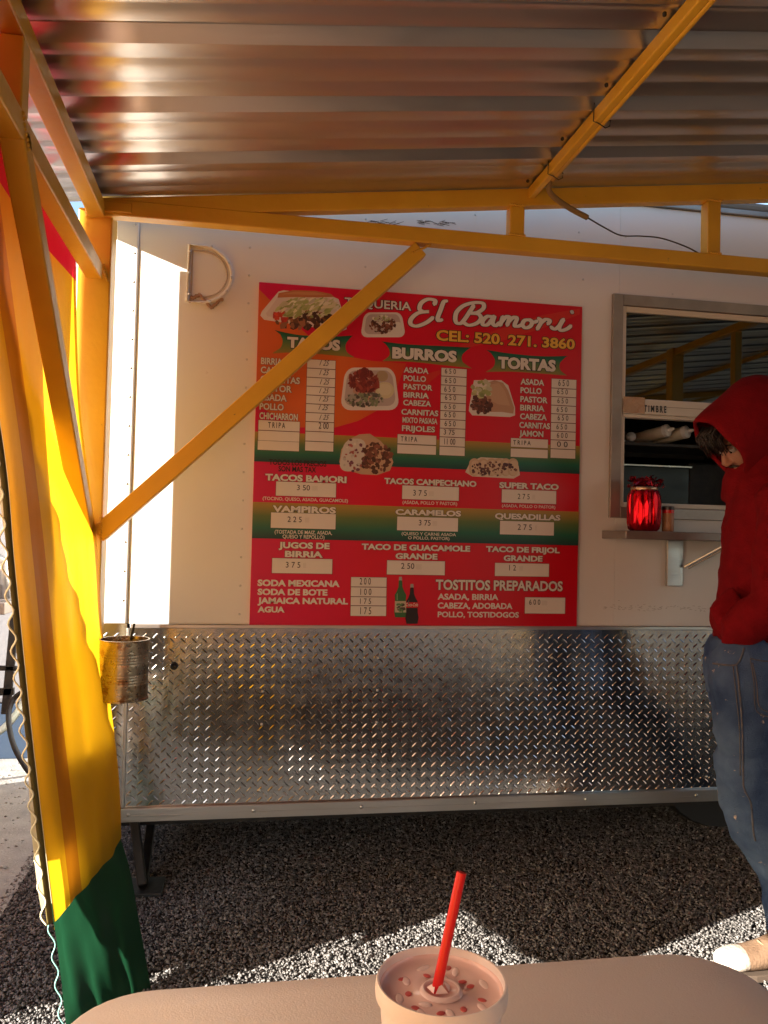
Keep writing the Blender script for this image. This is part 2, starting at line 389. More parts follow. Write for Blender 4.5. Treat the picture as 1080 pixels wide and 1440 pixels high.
# cable gland
c = onY(245, 936, Y0)
o = P(MB().lathe([(.013, 0), (.013, .006), (.009, .008), (.009, .003), (.001, .003)], (0, 0, 0), 20), 'port_ring', dark, smooth=True)
o.rotation_euler = (R(90), 0, 0); o.location = Vector((c.x, Y0-.005, c.z))-TR.loc
o.data.transform(Matrix.Translation(TR.loc))
# serving window
fr_ = [ (WX0, WX0+.042, WZ0, WZ1), (WX1-.042, WX1, WZ0, WZ1), (WX0+.0425, WX1-.0425, WZ1-.042, WZ1), (WX0+.0425, WX1-.0425, WZ0, WZ0+.042)]
wf = P(MB().box(fr_[0][0], fr_[0][1], Y0-.014, Y0+.05, fr_[0][2], fr_[0][3]), 'window_frame', alu_dark, bevel=.002, label='aluminium frame of the serving window')
for q in fr_[1:]:
    P(MB().box(q[0], q[1], Y0-.014, Y0+.05, q[2], q[3]), 'frame_bar', alu_dark, wf, bevel=.002)
ix0, ix1, iz0, iz1 = WX0+.043, WX1-.043, WZ0+.043, WZ1-.043
for q in ((ix0, ix0+.017, iz0, iz1), (ix1-.017, ix1, iz0, iz1), (ix0+.0175, ix1-.0175, iz1-.022, iz1), (ix0+.0175, ix1-.0175, iz0, iz0+.018)):
    P(MB().box(q[0], q[1], Y0-.004, Y0+.06, q[2], q[3]), 'inner_frame', creamp, wf, bevel=.002)
sx0, sx1 = ix0+.018, ix1-.018
sash_z0, sash_z1 = 1.733, 1.792
sh = P(MB().box(sx0-.010, sx1, Y0-.012, Y0+.03, sash_z0, sash_z1), 'sash_rail', creamp, bevel=.003)
P(MB().box(sx0-.010, sx1, Y0-.0135, Y0-.0125, sash_z0+.031, sash_z0+.0325), 'groove_line', mat('groove', (.25, .19, .15), .7), sh)
P(MB().box(sx0-.006, sx1, Y0-.008, Y0+.03, sash_z0-.014, sash_z0-.001), 'sash_lip', creamp, sh, bevel=.002)
P(MB().box(sx0, sx1, Y0+.008, Y0+.012, sash_z1+.001, iz1-.0225), 'glass_pane', glassm)
# brown tape on the rail end
tg = [[(sx0-.014+.088*i/12, Y0-.0145-.002*noise.noise(Vector((i*.9, j*.8, 3)))-.001, sash_z0+.002+.062*j/6) for i in range(13)] for j in range(7)]
P(MB().sheet(tg), 'tape', mat('clear_brown_tape', (.50, .33, .20), .2, 0, (.42, .26, .16), 30, .5, 60), sh, smooth=True)
# shelf
s0, s1 = 1.352, 3.2
sf = P(MB().box(s0, s1, Y0-.20, Y0-.001, 1.252, 1.282), 'shelf', alu_dark, bevel=.003, label='folding metal serving shelf below the window')
def bracket(xc):
    P(MB().box(xc-.04, xc+.012, Y0-.02, Y0-.001, 1.075, 1.251), 'bracket_plate', alu, sf, bevel=.002)
    P(MB().box(xc+.013, xc+.030, Y0-.012, Y0-.001, 1.075, 1.251), 'bracket_channel', alu, sf, bevel=.002)
    P(MB().beam((xc+.03, Y0-.022, 1.15), (xc+.13, Y0-.15, 1.245), .014, .008), 'bracket_arm', alu, sf, bevel=.002)
    P(MB().beam((xc+.045, Y0-.022, 1.145), (xc+.145, Y0-.15, 1.24), .010, .006), 'bracket_arm', alu_dark, sf, bevel=.002)
    P(MB().beam((xc+.10, Y0-.16, 1.241), (xc+.26, Y0-.16, 1.236), .02, .02), 'bracket_slide', dark, sf, bevel=.002)
bracket(1.655); bracket(2.75)
# stabiliser leg
lg = P(MB().beam((-.35, 3.02, .245), (-.30, 2.92, .02), .05, .03, (1, 0, 0)).beam((-.30, 3.3, .245), (-.30, 2.95, .02), .04, .03, (1, 0, 0)), 'stabiliser_leg', dark, bevel=.004)
P(MB().box(-.36, -.23, 2.86, 3.0, .002, .016), 'foot_plate', dark, lg, bevel=.003)
P(MB().box(-.45, 4.2, 3.05, 3.12, .18, .248).box(-.45, 4.2, 4.6, 4.67, .18, .248), 'chassis_beam', dark)
for yy in (3.35, 4.55):
    for xx in (2.1, 2.85):
        wp = P(MB().rings([[(xx+.33*rr*math.cos(a), yy+dy, .33+.33*rr*math.sin(a)) for a in np.linspace(0, 6.283, 29)[:-1]] for rr, dy in ((.6, -.09), (.97, -.10), (1, -.07), (1, .07), (.97, .10), (.6, .09))]), 'wheel', black, smooth='auto')

# kitchen things inside
K = Thing('kitchen_counter', (2.0, 3.7, 1.02), 'dark stainless kitchen worktop and cabinet inside the serving window', 'counter')
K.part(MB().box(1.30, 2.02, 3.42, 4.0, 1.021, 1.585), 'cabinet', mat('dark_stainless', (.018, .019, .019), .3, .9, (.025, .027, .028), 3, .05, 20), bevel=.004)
K.part(MB().box(1.29, 2.03, 3.415, 4.02, 1.586, 1.592), 'edge_trim', steel)
szz = onY(950, 617, 3.04).z-.026
K.part(MB().box(1.43, 2.3, 3.0, 3.25, szz-.014, szz), 'near_shelf', dark, bevel=.003)
K.part(MB().box(1.0, 2.3, 3.75, 4.1, 1.66, 1.70), 'shelf_board', dark, bevel=.004)
K.part(MB().box(1.0, 2.3, 4.06, 4.10, 1.70, 1.83), 'backsplash', mat('speckled_dark', (.06, .05, .05), .4, 0, (.30, .25, .2), 40), bevel=.002)
K.part(MB().box(1.30, 2.2, 3.98, 4.0, 1.765, 1.775), 'rod', steel)
F_ = Thing('fryer', (2.25, 3.6, 1.02), 'black boxy appliance standing right of the counter inside the trailer', 'appliance')
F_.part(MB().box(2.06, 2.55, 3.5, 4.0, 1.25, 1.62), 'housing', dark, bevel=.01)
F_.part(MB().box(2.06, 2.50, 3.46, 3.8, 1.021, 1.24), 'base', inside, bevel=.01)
F_.part(MB().box(2.09, 2.2, 3.44, 3.459, 1.19, 1.205), 'handle', steel, bevel=.003)
def squeeze(name, px, py, label, L=.15):
    e = onY(px, py, 3.04); t = empty(name, e, label, 'squeeze bottle', 'squeeze bottles lying on the shelf inside the window')
    t.rotation_euler = (R(80), 0, R(30)); t.scale = (.86,)*3
    MB().lathe([(.001, -.16), (.026, -.16), (.029, -.15), (.029, -.01), (.0265, 0)], (0, 0, 0), 20).build('bottle_body', mat('cloudy_plastic', (.50, .48, .40), .4), t, smooth=True)
    MB().lathe([(.0305, -.006), (.0305, .012), (.027, .015), (.012, .018), (.009, .035), (.005, .045), (.001, .046)], (0, 0, 0), 20).build('screw_cap', mat('white_cap', (.62, .64, .64), .4), t, smooth='auto')
    return t
squeeze('squeeze_bottle', 936, 606, 'clear squeeze bottle with white cap, left of the pair inside the window')
squeeze('squeeze_bottle', 963, 608, 'clear squeeze bottle with white cap, right of the pair inside the window')
e = onY(888, 614, 3.04)
tag(MB().lathe([(.001, .004), (.019, .002), (.020, -.006), (.001, -.008)], (0, 0, 0), 20).build('jar_lid', mat('white_cap', (.6, .6, .6)), None, smooth=True), 'small round white lid at the far left inside the serving window', 'lid').location = e
bpy.data.objects['jar_lid'].rotation_euler = (R(80), 0, 0)

# ============================================================ CANOPY
ROOF0 = 2.292
def rz(x): return ROOF0+.12*(x+.45)
CN = Thing('patio_canopy', (1.2, 0, 0), 'yellow painted steel canopy frame carrying a corrugated metal roof', 'canopy')
C = CN.part
PX0, PX1 = -.520, -.430; PY0, PY1 = 2.652, 2.742
YB = -2.7; XR = 3.1; YF = 2.695; YBB = -5.6; XRR = 6.6
XL = -.475
post = [(-.483, 2.717), (XR, 2.697), (-.475, YB), (XR, YB), (-.475, .35), (XR, .35), (XRR-.1, 2.697), (XRR-.1, YB), (XRR-.1, YBB), (XR, YBB), (-.475, YBB)]
for i, (x, y) in enumerate(post):
    top = rz(x)-(.030 if i == 0 else .062)
    hw = .052 if i == 0 else .045
    C(MB().box(x-hw, x+hw, y-hw, y+hw, .0, top), 'post', yellow, bevel=.005)
    if i: C(MB().box(x-.09, x+.09, y-.09, y+.09, .0, .008), 'base_plate', dark, bevel=.002)
def truss_x(y, webs, brace=None):
    C(MB().beam((XL+.046, y, 2.262), (XR-.046, y, 2.262), .05, .052, (0, 0, 1)), 'bottom_chord', yellow, bevel=.004)
    C(MB().beam((XL-.04, y, rz(XL-.04)-.031), (XRR, y, rz(XRR)-.031), .044, .060, (0, 0, 1)), 'top_chord', yellow, bevel=.004)
    for x in webs:
        C(MB().box(x-.026, x+.026, y-.0245, y+.0245, 2.289, rz(x)-.064), 'web_post', yellow, bevel=.004)
wb = [onY(722, 310, YF).x, onY(995, 320, YF).x]
truss_x(YF-.02, wb+[2.45]); truss_x(YB, [.3, 1.0, 1.7, 2.4])
def truss_y(x, zt, webs):
    for a, b in ((YB+.046, .304), (.396, 2.651)):
        C(MB().beam((x, a, 2.052), (x, b, 2.052), .05, .05, (0, 0, 1)), 'side_rail', yellow, bevel=.004)
    C(MB().beam((x, YB+.03, zt), (x, 2.651, zt), .05, .05, (0, 0, 1)), 'upper_side_rail', yellow, bevel=.004)
    for y in webs: C(MB().box(x-.024, x+.024, y-.026, y+.026, 2.078, zt-.026), 'web_post', yellow, bevel=.004)
truss_y(-.478, 2.252, [1.72, .95, -.6, -1.6]); truss_y(XR, rz(XR)-.092, [1.9, 1.1, -.6, -1.6])
C(MB().box(-.47, -.37, 2.645, 2.70, 2.245, 2.278), 'corner_plate', yellow, bevel=.004)
b0, b1 = onY(143, 748, 2.675), onY(590, 352, 2.675)
d = (b1-b0).normalized()
C(MB().beam(b0-d*.015, b1, .056, .048, (0, 1, 0)), 'knee_brace', yellow, bevel=.004)
C(MB().beam((-.478, 1.735, 2.045), (-.478, 2.648, 1.235), .05, .05, (1, 0, 0)), 'knee_brace', yellow, bevel=.004)
mb = MB(); r = random.Random(5)
for c0, c1_, n in ((b1+Vector((-.028, -.026, -.02)), b1+Vector((.03, -.026, .012)), 9), (b0+Vector((.0, -.024, .045)), b0+Vector((.0, -.024, -.02)), 9), (Vector((wb[0]-.026, YF-.046, 2.29)), Vector((wb[0]+.026, YF-.046, 2.29)), 8), (Vector((wb[1]-.026, YF-.046, 2.29)), Vector((wb[1]+.026, YF-.046, 2.29)), 8), (Vector((wb[0]-.026, YF-.046, rz(wb[0])-.062)), Vector((wb[0]+.026, YF-.046, rz(wb[0])-.062)), 8), (Vector((wb[1]-.026, YF-.046, rz(wb[1])-.062)), Vector((wb[1]+.026, YF-.046, rz(wb[1])-.062)), 8), (Vector((-.44, 2.66, 2.03)), Vector((-.455, 2.66, 2.08)), 7), (Vector((-.453, 1.70, 2.07)), Vector((-.453, 1.75, 2.02)), 8)):
    for k in range(n):
        mb.ell(c0.lerp(c1_, k/(n-1))+Vector((r.uniform(-.001, .001), 0, r.uniform(-.001, .001))), (.0048, .0036, .0048), 8, 6)
C(mb, 'weld_beads', yellow, smooth=True, kind='stuff')
# rafter along the slope of the sheets
for x in (.955, 2.2, 4.3, 5.5):
    C(MB().beam((x, YBB+.03, rz(x)-.022), (x, 2.648, rz(x)-.022), .024, .038), 'rafter', yellow, bevel=.004)
# roofing sheets: trapezoid ribs every 0.3 m
prof = []
def rib_profile(y):
    t = ((y-1.79+.15) % .3)-.15    # 0 at major rib centre
    a = abs(t)
    if a < .017: return .032
    if a < .040: return .032*(.040-a)/.023
    for c_ in (.10,):
        q = abs(a-c_)
        if q < .006: return .0045
        if q < .018: return .0045*(.018-q)/.012
    return 0
yk = []
k0 = 1.79-.3*25
for k in range(0, 29):
    c_ = k0+.3*k
    for dlt in (-.118, -.106, -.094, -.082, -.040, -.017, .017, .040, .082, .094, .106, .118): yk.append(c_+dlt)
yk = [y for y in yk if YBB < y < 2.71]
sheet_edges = [YBB, -4.68, -3.76, -2.84, -1.94, -1.04, -.14, .76, 1.66, 2.72]
XRoofL, XRoofR = -.60, 6.8
for a, b in zip(sheet_edges[:-1], sheet_edges[1:]):
    yy = [y for y in yk if a-.001 < y < b+.001]
    yy = [a] + [y for y in yy if a+.003 < y < b-.003] + [b]
    xs_ = np.linspace(XRoofL, XRoofR, 22)
    g = [[(x, y, rz(x)+.001+rib_profile(y)+.0015*noise.noise(Vector((x*2, y*5, 1)))) for y in yy] for x in xs_]
    C(MB().sheet(g), 'roof_sheet', roofm, smooth='auto', solid=.0008)
# sheet screws seen by the rafter
# conduit with zip ties
xc = .974
cond = [(xc, y, rz(xc)-.036) for y in np.linspace(YB+.1, 2.50, 20)]
C(MB().tube(cond, .0092, 10), 'conduit', yellow, smooth=True)
pend = [onY(778, 242, 2.52), onY(771, 262, 2.56), onY(778, 276, 2.59), onY(800, 292, 2.62), onY(826, 306, 2.64)]
C(MB().tube(catmull([(xc, 2.50, rz(xc)-.036)]+pend, 6), .0095, 8), 'flexible_conduit', mat('dusty_conduit', (.30, .19, .07), .7), smooth=True)
pw = [onY(826, 306, 2.64), onY(850, 320, 2.68), onY(873, 331, 2.70), onY(900, 332, 2.72), onY(930, 335, 2.73), onY(965, 347, 2.74), onY(990, 360, 2.74), onY(1030, 377, 2.745), onY(1085, 390, 2.75)]
C(MB().tube(catmull(pw, 6), .0028, 6), 'cable', wirem, smooth=True)
for y in (2.107, 2.449, 1.35):
    z = rz(.96)-.042
    C(MB().tube([(.939, y, z+.05), (.938, y+.002, z-.001), (.955, y+.004, z-.004), (.976, y+.006, z-.014), (.990, y+.008, z-.006), (.992, y+.008, z+.01), (.972, y+.006, z+.012)], .0016, 6), 'cable_tie', black, smooth=True)
mb = MB()
for y in np.arange(1.69, 2.7, .3): mb.ell((.92, y, rz(.92)-.003), (.006, .006, .006), 6, 5)
C(mb, 'screw_tips', dark)

# ============================================================ TARPAULINS
def tarp_grid(le, re, t0=0, t1=1, s0=0, s1=1, ns=40, ntt=60, fold=.012, off=0, bottom=None, seed=0):
    n = len(le)
    L = catmull(le, 12); Rr = catmull(re, 12); 
    def samp(c, t):
        u = max(0, min(1, t))*(len(c)-1); i = min(int(u), len(c)-2); return c[i].lerp(c[i+1], u-i)
    g = []
    for j in range(ntt+1):
        row = []
        for i in range(ns+1):
            s = s0+(s1-s0)*i/ns
            tb = t1 if bottom is None else bottom(s)
            ta = t0(s) if callable(t0) else t0
            tb = tb(s) if callable(tb) else tb
            t = ta+(tb-ta)*j/ntt
            a, b = samp(L, t), samp(Rr, t); p = a+(b-a)*s
            d = (b-a); nrm = Vector((-abs(d.y)-.001, d.x, 0)).normalized()
            k = fold*(math.sin(s*17+seed+t*2.2)*(.3+.7*t)+.6*math.sin(s*31-t*3+seed)*t+.8*noise.noise(Vector((s*4, t*6, seed+2))))
            edge = min(1, min(s-s0, s1-s)*8+.2)
            p = p+nrm*(k*edge+off+.03*math.sin(math.pi*s)*(1-t))
            row.append(p)
        g.append(row)
    return g
TP = Thing('hanging_tarpaulin', (-.45, 2.2, 0), 'yellow and red tarpaulin with an orange stripe, gathered beside the yellow post', 'tarpaulin', None)
le = [Vector((-.505, 1.30, 2.06)), onX(0, 590, -.5), onX(22, 800, -.495), onX(42, 1000, -.48), onY(60, 1160, 2.12), onY(76, 1297, 2.10)]
re = [onY(106, 335, 2.62), onY(112, 560, 2.62), onY(136, 760, 2.650), onY(145, 900, 2.645), onY(166, 1080, 2.56), onY(171, 1190, 2.48)]
ns = 48
stripe = (.215, .37)
bt = lambda s: 1.0 - .0*s
def bt(s):   # hem curves up toward the post
    return 1.0-.035*max(0, (s-.5)/.5)**3
tred = lambda s: .032+.036*s
for a, b, m, nm, n_ in ((0, stripe[0], tarp_yel, 'yellow_cloth', 10), (stripe[0], stripe[1], tarp_org, 'orange_stripe', 8), (stripe[1], 1, tarp_yel, 'yellow_cloth', 30)):
    g = tarp_grid(le, re, tred, 1, a, b, n_, 70, bottom=bt, fold=.0035, seed=1.3)
    TP.part(MB().sheet(g), nm, m, smooth=True)
TP.part(MB().sheet(tarp_grid(le, re, -.0, tred, 0, 1, 48, 14, fold=.0035, seed=1.3)), 'red_band', tarp_red, smooth=True)
# second layer behind, leaving a strip by the post single
def outer():
    L = catmull(le, 12); Rr = catmull(re, 12); g = []
    for j in range(71):
        t = j/70; u = t*(len(L)-1); i = min(int(u), len(L)-2); a = L[i].lerp(L[i+1], u-i); b = Rr[i].lerp(Rr[i+1], u-i)
        smax = min(.98, .34+1.1*max(0, t-.18)+.02*math.sin(t*40)+.015*math.sin(t*93)); t *= .975; u = t*(len(L)-1); i = min(int(u), len(L)-2); a = L[i].lerp(L[i+1], u-i); b = Rr[i].lerp(Rr[i+1], u-i)
        g.append([a+(b-a)*(.07+(smax-.07)*k/24)+Vector((-.035-.01*math.sin(k*.7+t*9), 0, 0)) for k in range(25)])
    return g
tarp_lin = cloth_mat('tarp_lining', (.75, .68, .45), (.66, .64, .45))
TP.part(MB().sheet(outer()), 'lining', tarp_lin, smooth=True, label='pale lining cloth hanging behind the yellow cloth')
_L = catmull(le, 12); TP.part(MB().sheet([[p+Vector((-.012, -.014, 0)), p+Vector((-.007, -.008, 0)), p+Vector((-.002, -.0, 0))] for p in _L]), 'shaded_edge', mat('shaded_lining_olive', (.14, .10, .015), .7), smooth=True, solid=.002)  # lining edge painted dark olive, as it shows in shade
# wavy rope edge
Lc = catmull(le, 40); pts = []
for i, p in enumerate(Lc):
    if i < 30: continue
    ph = p.z*2*math.pi/.065
    pts.append(p+Vector((-.017+.0075*math.sin(ph), -.014, 0)))
TP.part(MB().tube(pts, .0023, 6), 'wavy_rope', mat('cream_cord', (.75, .70, .45), .6), smooth=True)
TG = Thing('green_tarpaulin', (-.35, 2.2, 0), 'dark green tarpaulin skirt hanging to the ground under the yellow one', 'tarpaulin')
gle = [onY(70, 1265, 2.16), onY(80, 1330, 2.15), onY(88, 1400, 2.14), onY(94, 1450, 2.13)]
gre = [onY(160, 1150, 2.53), onY(182, 1220, 2.50), onY(198, 1310, 2.42), onY(212, 1400, 2.30)]
for q in (gle, gre):
    q[-1].z = max(q[-1].z, .003)
TG.part(MB().sheet(tarp_grid(gle, gre, 0, 1, 0, 1, 40, 40, fold=.007, seed=4.1)), 'green_cloth', tarp_grn, smooth=True)
pts = [p+Vector((-.007+.006*math.sin(p.z*95), -.008, 0)) for p in catmull(gle, 30)]
TG.part(MB().tube(pts, .0017, 6), 'wavy_rope', mat('mint_cord', (.25, .6, .5), .6), smooth=True)
# the other tarpaulins that close the left side and the rear of the patio (mostly beyond the frame)
def hung(name, plan, hem, top, m_list, label, seed=0, notch=None):
    T_ = Thing(name, (plan[0][0], plan[0][1], 0), label, 'tarpaulin', 'tarpaulins closing the patio')
    pl = catmull([Vector((x, y, 0)) for x, y in plan], 16)
    n = len(pl)
    for (za, zb, m, nm) in m_list:
        g = []
        for j in range(13):
            row = []
            for i, p in enumerate(pl):
                z0 = hem(i/(n-1)) if callable(hem) else hem
                a = max(za, z0); b = max(zb, z0+.001); z = a+(b-a)*j/12
                row.append(Vector((p.x+.015*math.sin(i*.9+seed)*(top-z)/top, p.y+.01*math.cos(i*.8+seed), z)))
            g.append(row)
        T_.part(MB().sheet(g), nm, m, smooth=True)
    return T_
hung('hanging_tarpaulin', [(-.56, 1.48), (-.68, 1.76), (-.82, 2.12)], .54, 2.1, [(.54, 1.85, tarp_rose, 'faded_cloth'), (1.85, 2.26, tarp_thick_red, 'red_band')], 'faded red tarpaulin blown outward, just left of the camera')
hung('hanging_tarpaulin', [(-.56, 1.475), (-.57, .9)], lambda s: .86-.02*s, 2.1, [(.3, 1.85, tarp_rose, 'faded_cloth'), (1.85, 2.26, tarp_thick_red, 'red_band')], 'short lifted faded red tarpaulin left of the table')
hung('hanging_tarpaulin', [(-.56, .9), (-.57, 0), (-.56, -1.2), (-.56, -2.6)], .02, 2.1, [(.02, .35, tarp_grn, 'green_cloth'), (.35, 1.0, tarp_gold, 'gold_cloth'), (1.0, 1.75, tarp_rose, 'faded_cloth'), (1.75, 2.28, tarp_thick_red, 'red_band')], 'long red and yellow tarpaulin closing the left side behind the camera', 1)
hung('hanging_tarpaulin', [(-.5, -2.78), (.8, -2.80), (2.0, -2.78), (3.0, -2.78)], .85, 2.25, [(.85, 1.5, tarp_thick_orange, 'orange_cloth'), (1.5, 2.25, tarp_thick_red, 'red_band')], 'orange and red tarpaulin closing the rear of the patio', 2)

AW = Thing('sun_blocker_awning', (-.62, 0, 2.1), 'red cloth strip added outside the left rail to keep sun off the wall', 'awning')  # unseen cloth added to stop sun leaking between rails and roof
AW.part(MB().sheet([[(-.585-.66*k/8, y, 2.268-.30*k/8-.02*math.sin(math.pi*k/8)+.008*math.sin(y*5)*k/8) for y in np.linspace(-2.6, 2.60-.42*k/8, 40)] for k in range(9)]), 'red_cloth', tarp_red, smooth=True)
for y in (-2.5, -1.0, .4, 1.2): AW.part(MB().tube([(-.505, y, 2.25), (-1.24, y, 1.96)], .008, 8), 'stay', alu_dark, smooth=True)

RS = Thing('roof_sun_screen', (-.62, 0, 2.3), 'plain yellow board added on the left edge of the canopy roof to block the sun', 'sun screen')  # unseen board added so no sun passes over the roof onto the wall
RS.part(MB().box(-.632, -.612, -2.6, 2.88, 2.305, 4.2), 'board', mat('screen_yellow', (.6, .35, .05), .6), bevel=.003)
for y in (-2.4, -.8, .8, 2.4): RS.part(MB().beam((-.60, y, 3.9), (.3, y, 2.42), .02, .02, (0, 1, 0)), 'prop', dark)
UP_ = Thing('sun_blocker_pole', (-1.6, 2.14, 0), 'thin steel pole added outside on the left to block stray sun, out of the view', 'pole')  # unseen pole added to shade the gap beside the canopy post
UP_.part(MB().tube([(-1.6, 2.14, 0), (-1.6, 2.14, 3.6)], .036, 14), 'shaft', alu_dark, smooth='auto')
UP_.part(MB().box(-1.68, -1.52, 2.06, 2.22, 0, .01), 'base_plate', alu_dark)
for x_, ya, yb_, h_, lb in ((-1.27, 1.90, 2.33, .90, 'low plywood board added outside on the left to block low sun, out of the view'), (-1.25, 2.31, 4.10, 1.08, 'taller plywood board added outside on the left to block low sun, out of the view')):  # unseen boards added to keep low sun off the ground
    PB = Thing('sun_blocker_board', (x_, (ya+yb_)/2, 0), lb, 'board')
    PB.part(MB().box(x_-.01, x_+.01, ya, yb_, 0.02, h_), 'sheet', mat('plywood', (.35, .24, .13), .7), bevel=.002)
    for y in (ya+.05, yb_-.05): PB.part(MB().beam((x_-.02, y, h_*.8), (x_-.4, y, .01), .04, .02, (0, 1, 0)), 'prop', mat('plywood', ()))

# ============================================================ TIN CAN
cc = Vector((-.345, 2.615, 0)); ztop, zbot = .906, .722; rr = .0735
T_ = Thing('tin_can', (cc.x, cc.y, zbot), 'large rusty ribbed tin can hanging on the yellow post', 'tin can')
prof = [(rr*.93, zbot+.006), (rr*.97, zbot), (rr*1.03, zbot), (rr*1.03, zbot+.005), (rr, zbot+.008)]
for k in range(1, 90):
    z = zbot+.008+(ztop-zbot-.014)*k/90; u = k/90
    rib = 0
    for c_ in (.27, .32, .37, .42, .62, .67, .72, .77): rib -= .0011*math.exp(-((u-c_)/.012)**2)
    prof.append((rr+rib, z))
prof += [(rr, ztop-.004), (rr*1.03, ztop-.002), (rr*1.03, ztop), (rr*.96, ztop), (rr*.95, ztop-.01), (rr*.95, zbot+.01), (.001, zbot+.01)]
T_.part(MB().lathe(prof, (cc.x, cc.y, 0), 48), 'can_body', rust, smooth='auto')
T_.part(MB().lathe([(.001, zbot+.0055), (rr*.93, zbot+.0055)], (cc.x, cc.y, 0), 40), 'can_bottom', rust)
T_.part(MB().tube([(cc.x-rr*.97, cc.y, ztop-.012), (cc.x-rr-.012, cc.y+.01, ztop+.03), (-.43, 2.648, ztop+.075), (-.44, 2.64, ztop+.11)], .0014, 6), 'hanging_wire', wirem)
T_.part(MB().tube([(cc.x+.01, cc.y+rr*.9, ztop-.012), (cc.x+.02, cc.y+rr*.8, ztop+.04)], .004, 6), 'hanger_hook', dark)

# ============================================================ MENU BOARD
YM = WALL-.010
c0, c1, c2, c3 = onY(365, 398, YM), onY(819, 430, YM), onY(350, 880, YM), onY(811, 881, YM)
bx0, bx1, bz0, bz1 = (c0.x+c2.x)/2, (c1.x+c3.x)/2, (c2.z+c3.z)/2, (c0.z+c1.z)/2
MN = Thing('menu_board', ((bx0+bx1)/2, YM, bz0), 'large red taqueria menu board with prices fixed to the trailer wall', 'menu board')
def grad_mat(name, stops, axis=2, lo=0., hi=1., c2=None):
    m = bpy.data.materials.new(name); m.use_nodes = True; N = m.node_tree.nodes; L = m.node_tree.links
    b = N['Principled BSDF']; b.inputs['Roughness'].default_value = .33
    tc = N.new('ShaderNodeTexCoord'); sp = N.new('ShaderNodeSeparateXYZ'); L.new(tc.outputs['Object'], sp.inputs[0])
    mr = N.new('ShaderNodeMapRange'); mr.inputs[1].default_value = lo; mr.inputs[2].default_value = hi
    L.new(sp.outputs[axis], mr.inputs[0]); r = N.new('ShaderNodeValToRGB'); L.new(mr.outputs[0], r.inputs[0])
    e = r.color_ramp.elements; e[0].position, e[0].color = stops[0][0], (*stops[0][1], 1); e[1].position, e[1].color = stops[-1][0], (*stops[-1][1], 1)
    for p, c in stops[1:-1]: x = e.new(p); x.color = (*c, 1)
    L.new(r.outputs[0], b.inputs['Base Color']); return m
LAY = [0]
def bp(x, y): return onY(x, y, YM)
def flat(pts, name, m, lay, parent=None, px=True, **k):
    mb = MB(); y = YM-.0005*lay
    q = [bp(*p) if px else Vector((p[0], 0, p[1])) for p in pts]
    mb.add([(a.x, y, a.z) for a in q], [tuple(range(len(q)))])
    o = MN.part(mb, name, m, parent, **k); return o
red_board = grad_mat('ink_board_red', [(0, (.62, .004, .075)), (.35, (.66, .0, .025)), (1, (.58, .0, .012))], 0, bx0-MN.loc.x, bx1-MN.loc.x)
MN.part(MB().box(bx0, bx1, YM, YM+.008, bz0, bz1), 'board_panel', red_board, bevel=.001)
def z_(y, x=585): return bp(x, y).z-MN.loc.z
GG = [(0, (.006, .045, .045)), (.3, (.010, .13, .075)), (.62, (.10, .17, .05)), (1, (.42, .25, .045))]
def band(yl0, yl1, yr0, yr1, name):
    # real board lines are level: take the mean of both ends
    zt = (bp(355, yl0).z+bp(813, yr0).z)/2; zb = (bp(352, yl1).z+bp(812, yr1).z)/2
    m = grad_mat('ink_'+name, GG, 2, zb-MN.loc.z, zt-MN.loc.z)
    flat([(bx0, zb), (bx1, zb), (bx1, zt), (bx0, zt)], 'green_band', m, 2, px=False)
    return zt, zb
zt1, zb1 = band(608, 648, 626, 667, 'band_upper'); band(706, 757, 719.5, 767, 'band_lower')
# crimson field between the bands, lighter magenta at left
org = grad_mat('ink_orange_field', [(0, (.62, .12, .03)), (.45, (.66, .13, .02)), (.8, (.62, .05, .015)), (1, (.60, .0, .015))], 0, bx0-MN.loc.x, bp(620, 500).x-MN.loc.x)
def c1p(x, y): return (340+x*.24074, 380+y*.24074)
def c2p(x, y): return (570+x*.24074, 400+y*.24074)
def c3p(x, y): return (340+x*.24074, 630+y*.24074)
def c4p(x, y): return (570+x*.24074, 630+y*.24074)
lx = lambda x, y: bp(x, y)
zz = lambda x, y: bp(x, y).z
pts = [c1p(106, 112), c1p(240, 250), c1p(385, 378), c1p(600, 500), c1p(760, 530), c1p(960, 545), c1p(900, 700), c1p(800, 815), c1p(680, 880), c1p(540, 920), c1p(340, 918), c1p(85, 790)]
q = [bp(*p) for p in pts]; q[0].x = q[-1].x = bx0+.0005
flat([(a.x, a.z) for a in q], 'orange_field', org, 1, px=False)
flat([c2p(310, 360), c2p(520, 270), c2p(800, 180), c2p(1020, 140), c2p(1018, 175), c2p(820, 250), c2p(560, 330), c2p(350, 372)], 'red_swoosh', ink('red_light', (.62, .03, .02)), 1)
flat([c2p(0, 560), c2p(200, 500), c2p(205, 520), c2p(120, 590), c2p(30, 640), c2p(0, 650)], 'red_swoosh', ink('red_light', (.62, .03, .02)), 1)
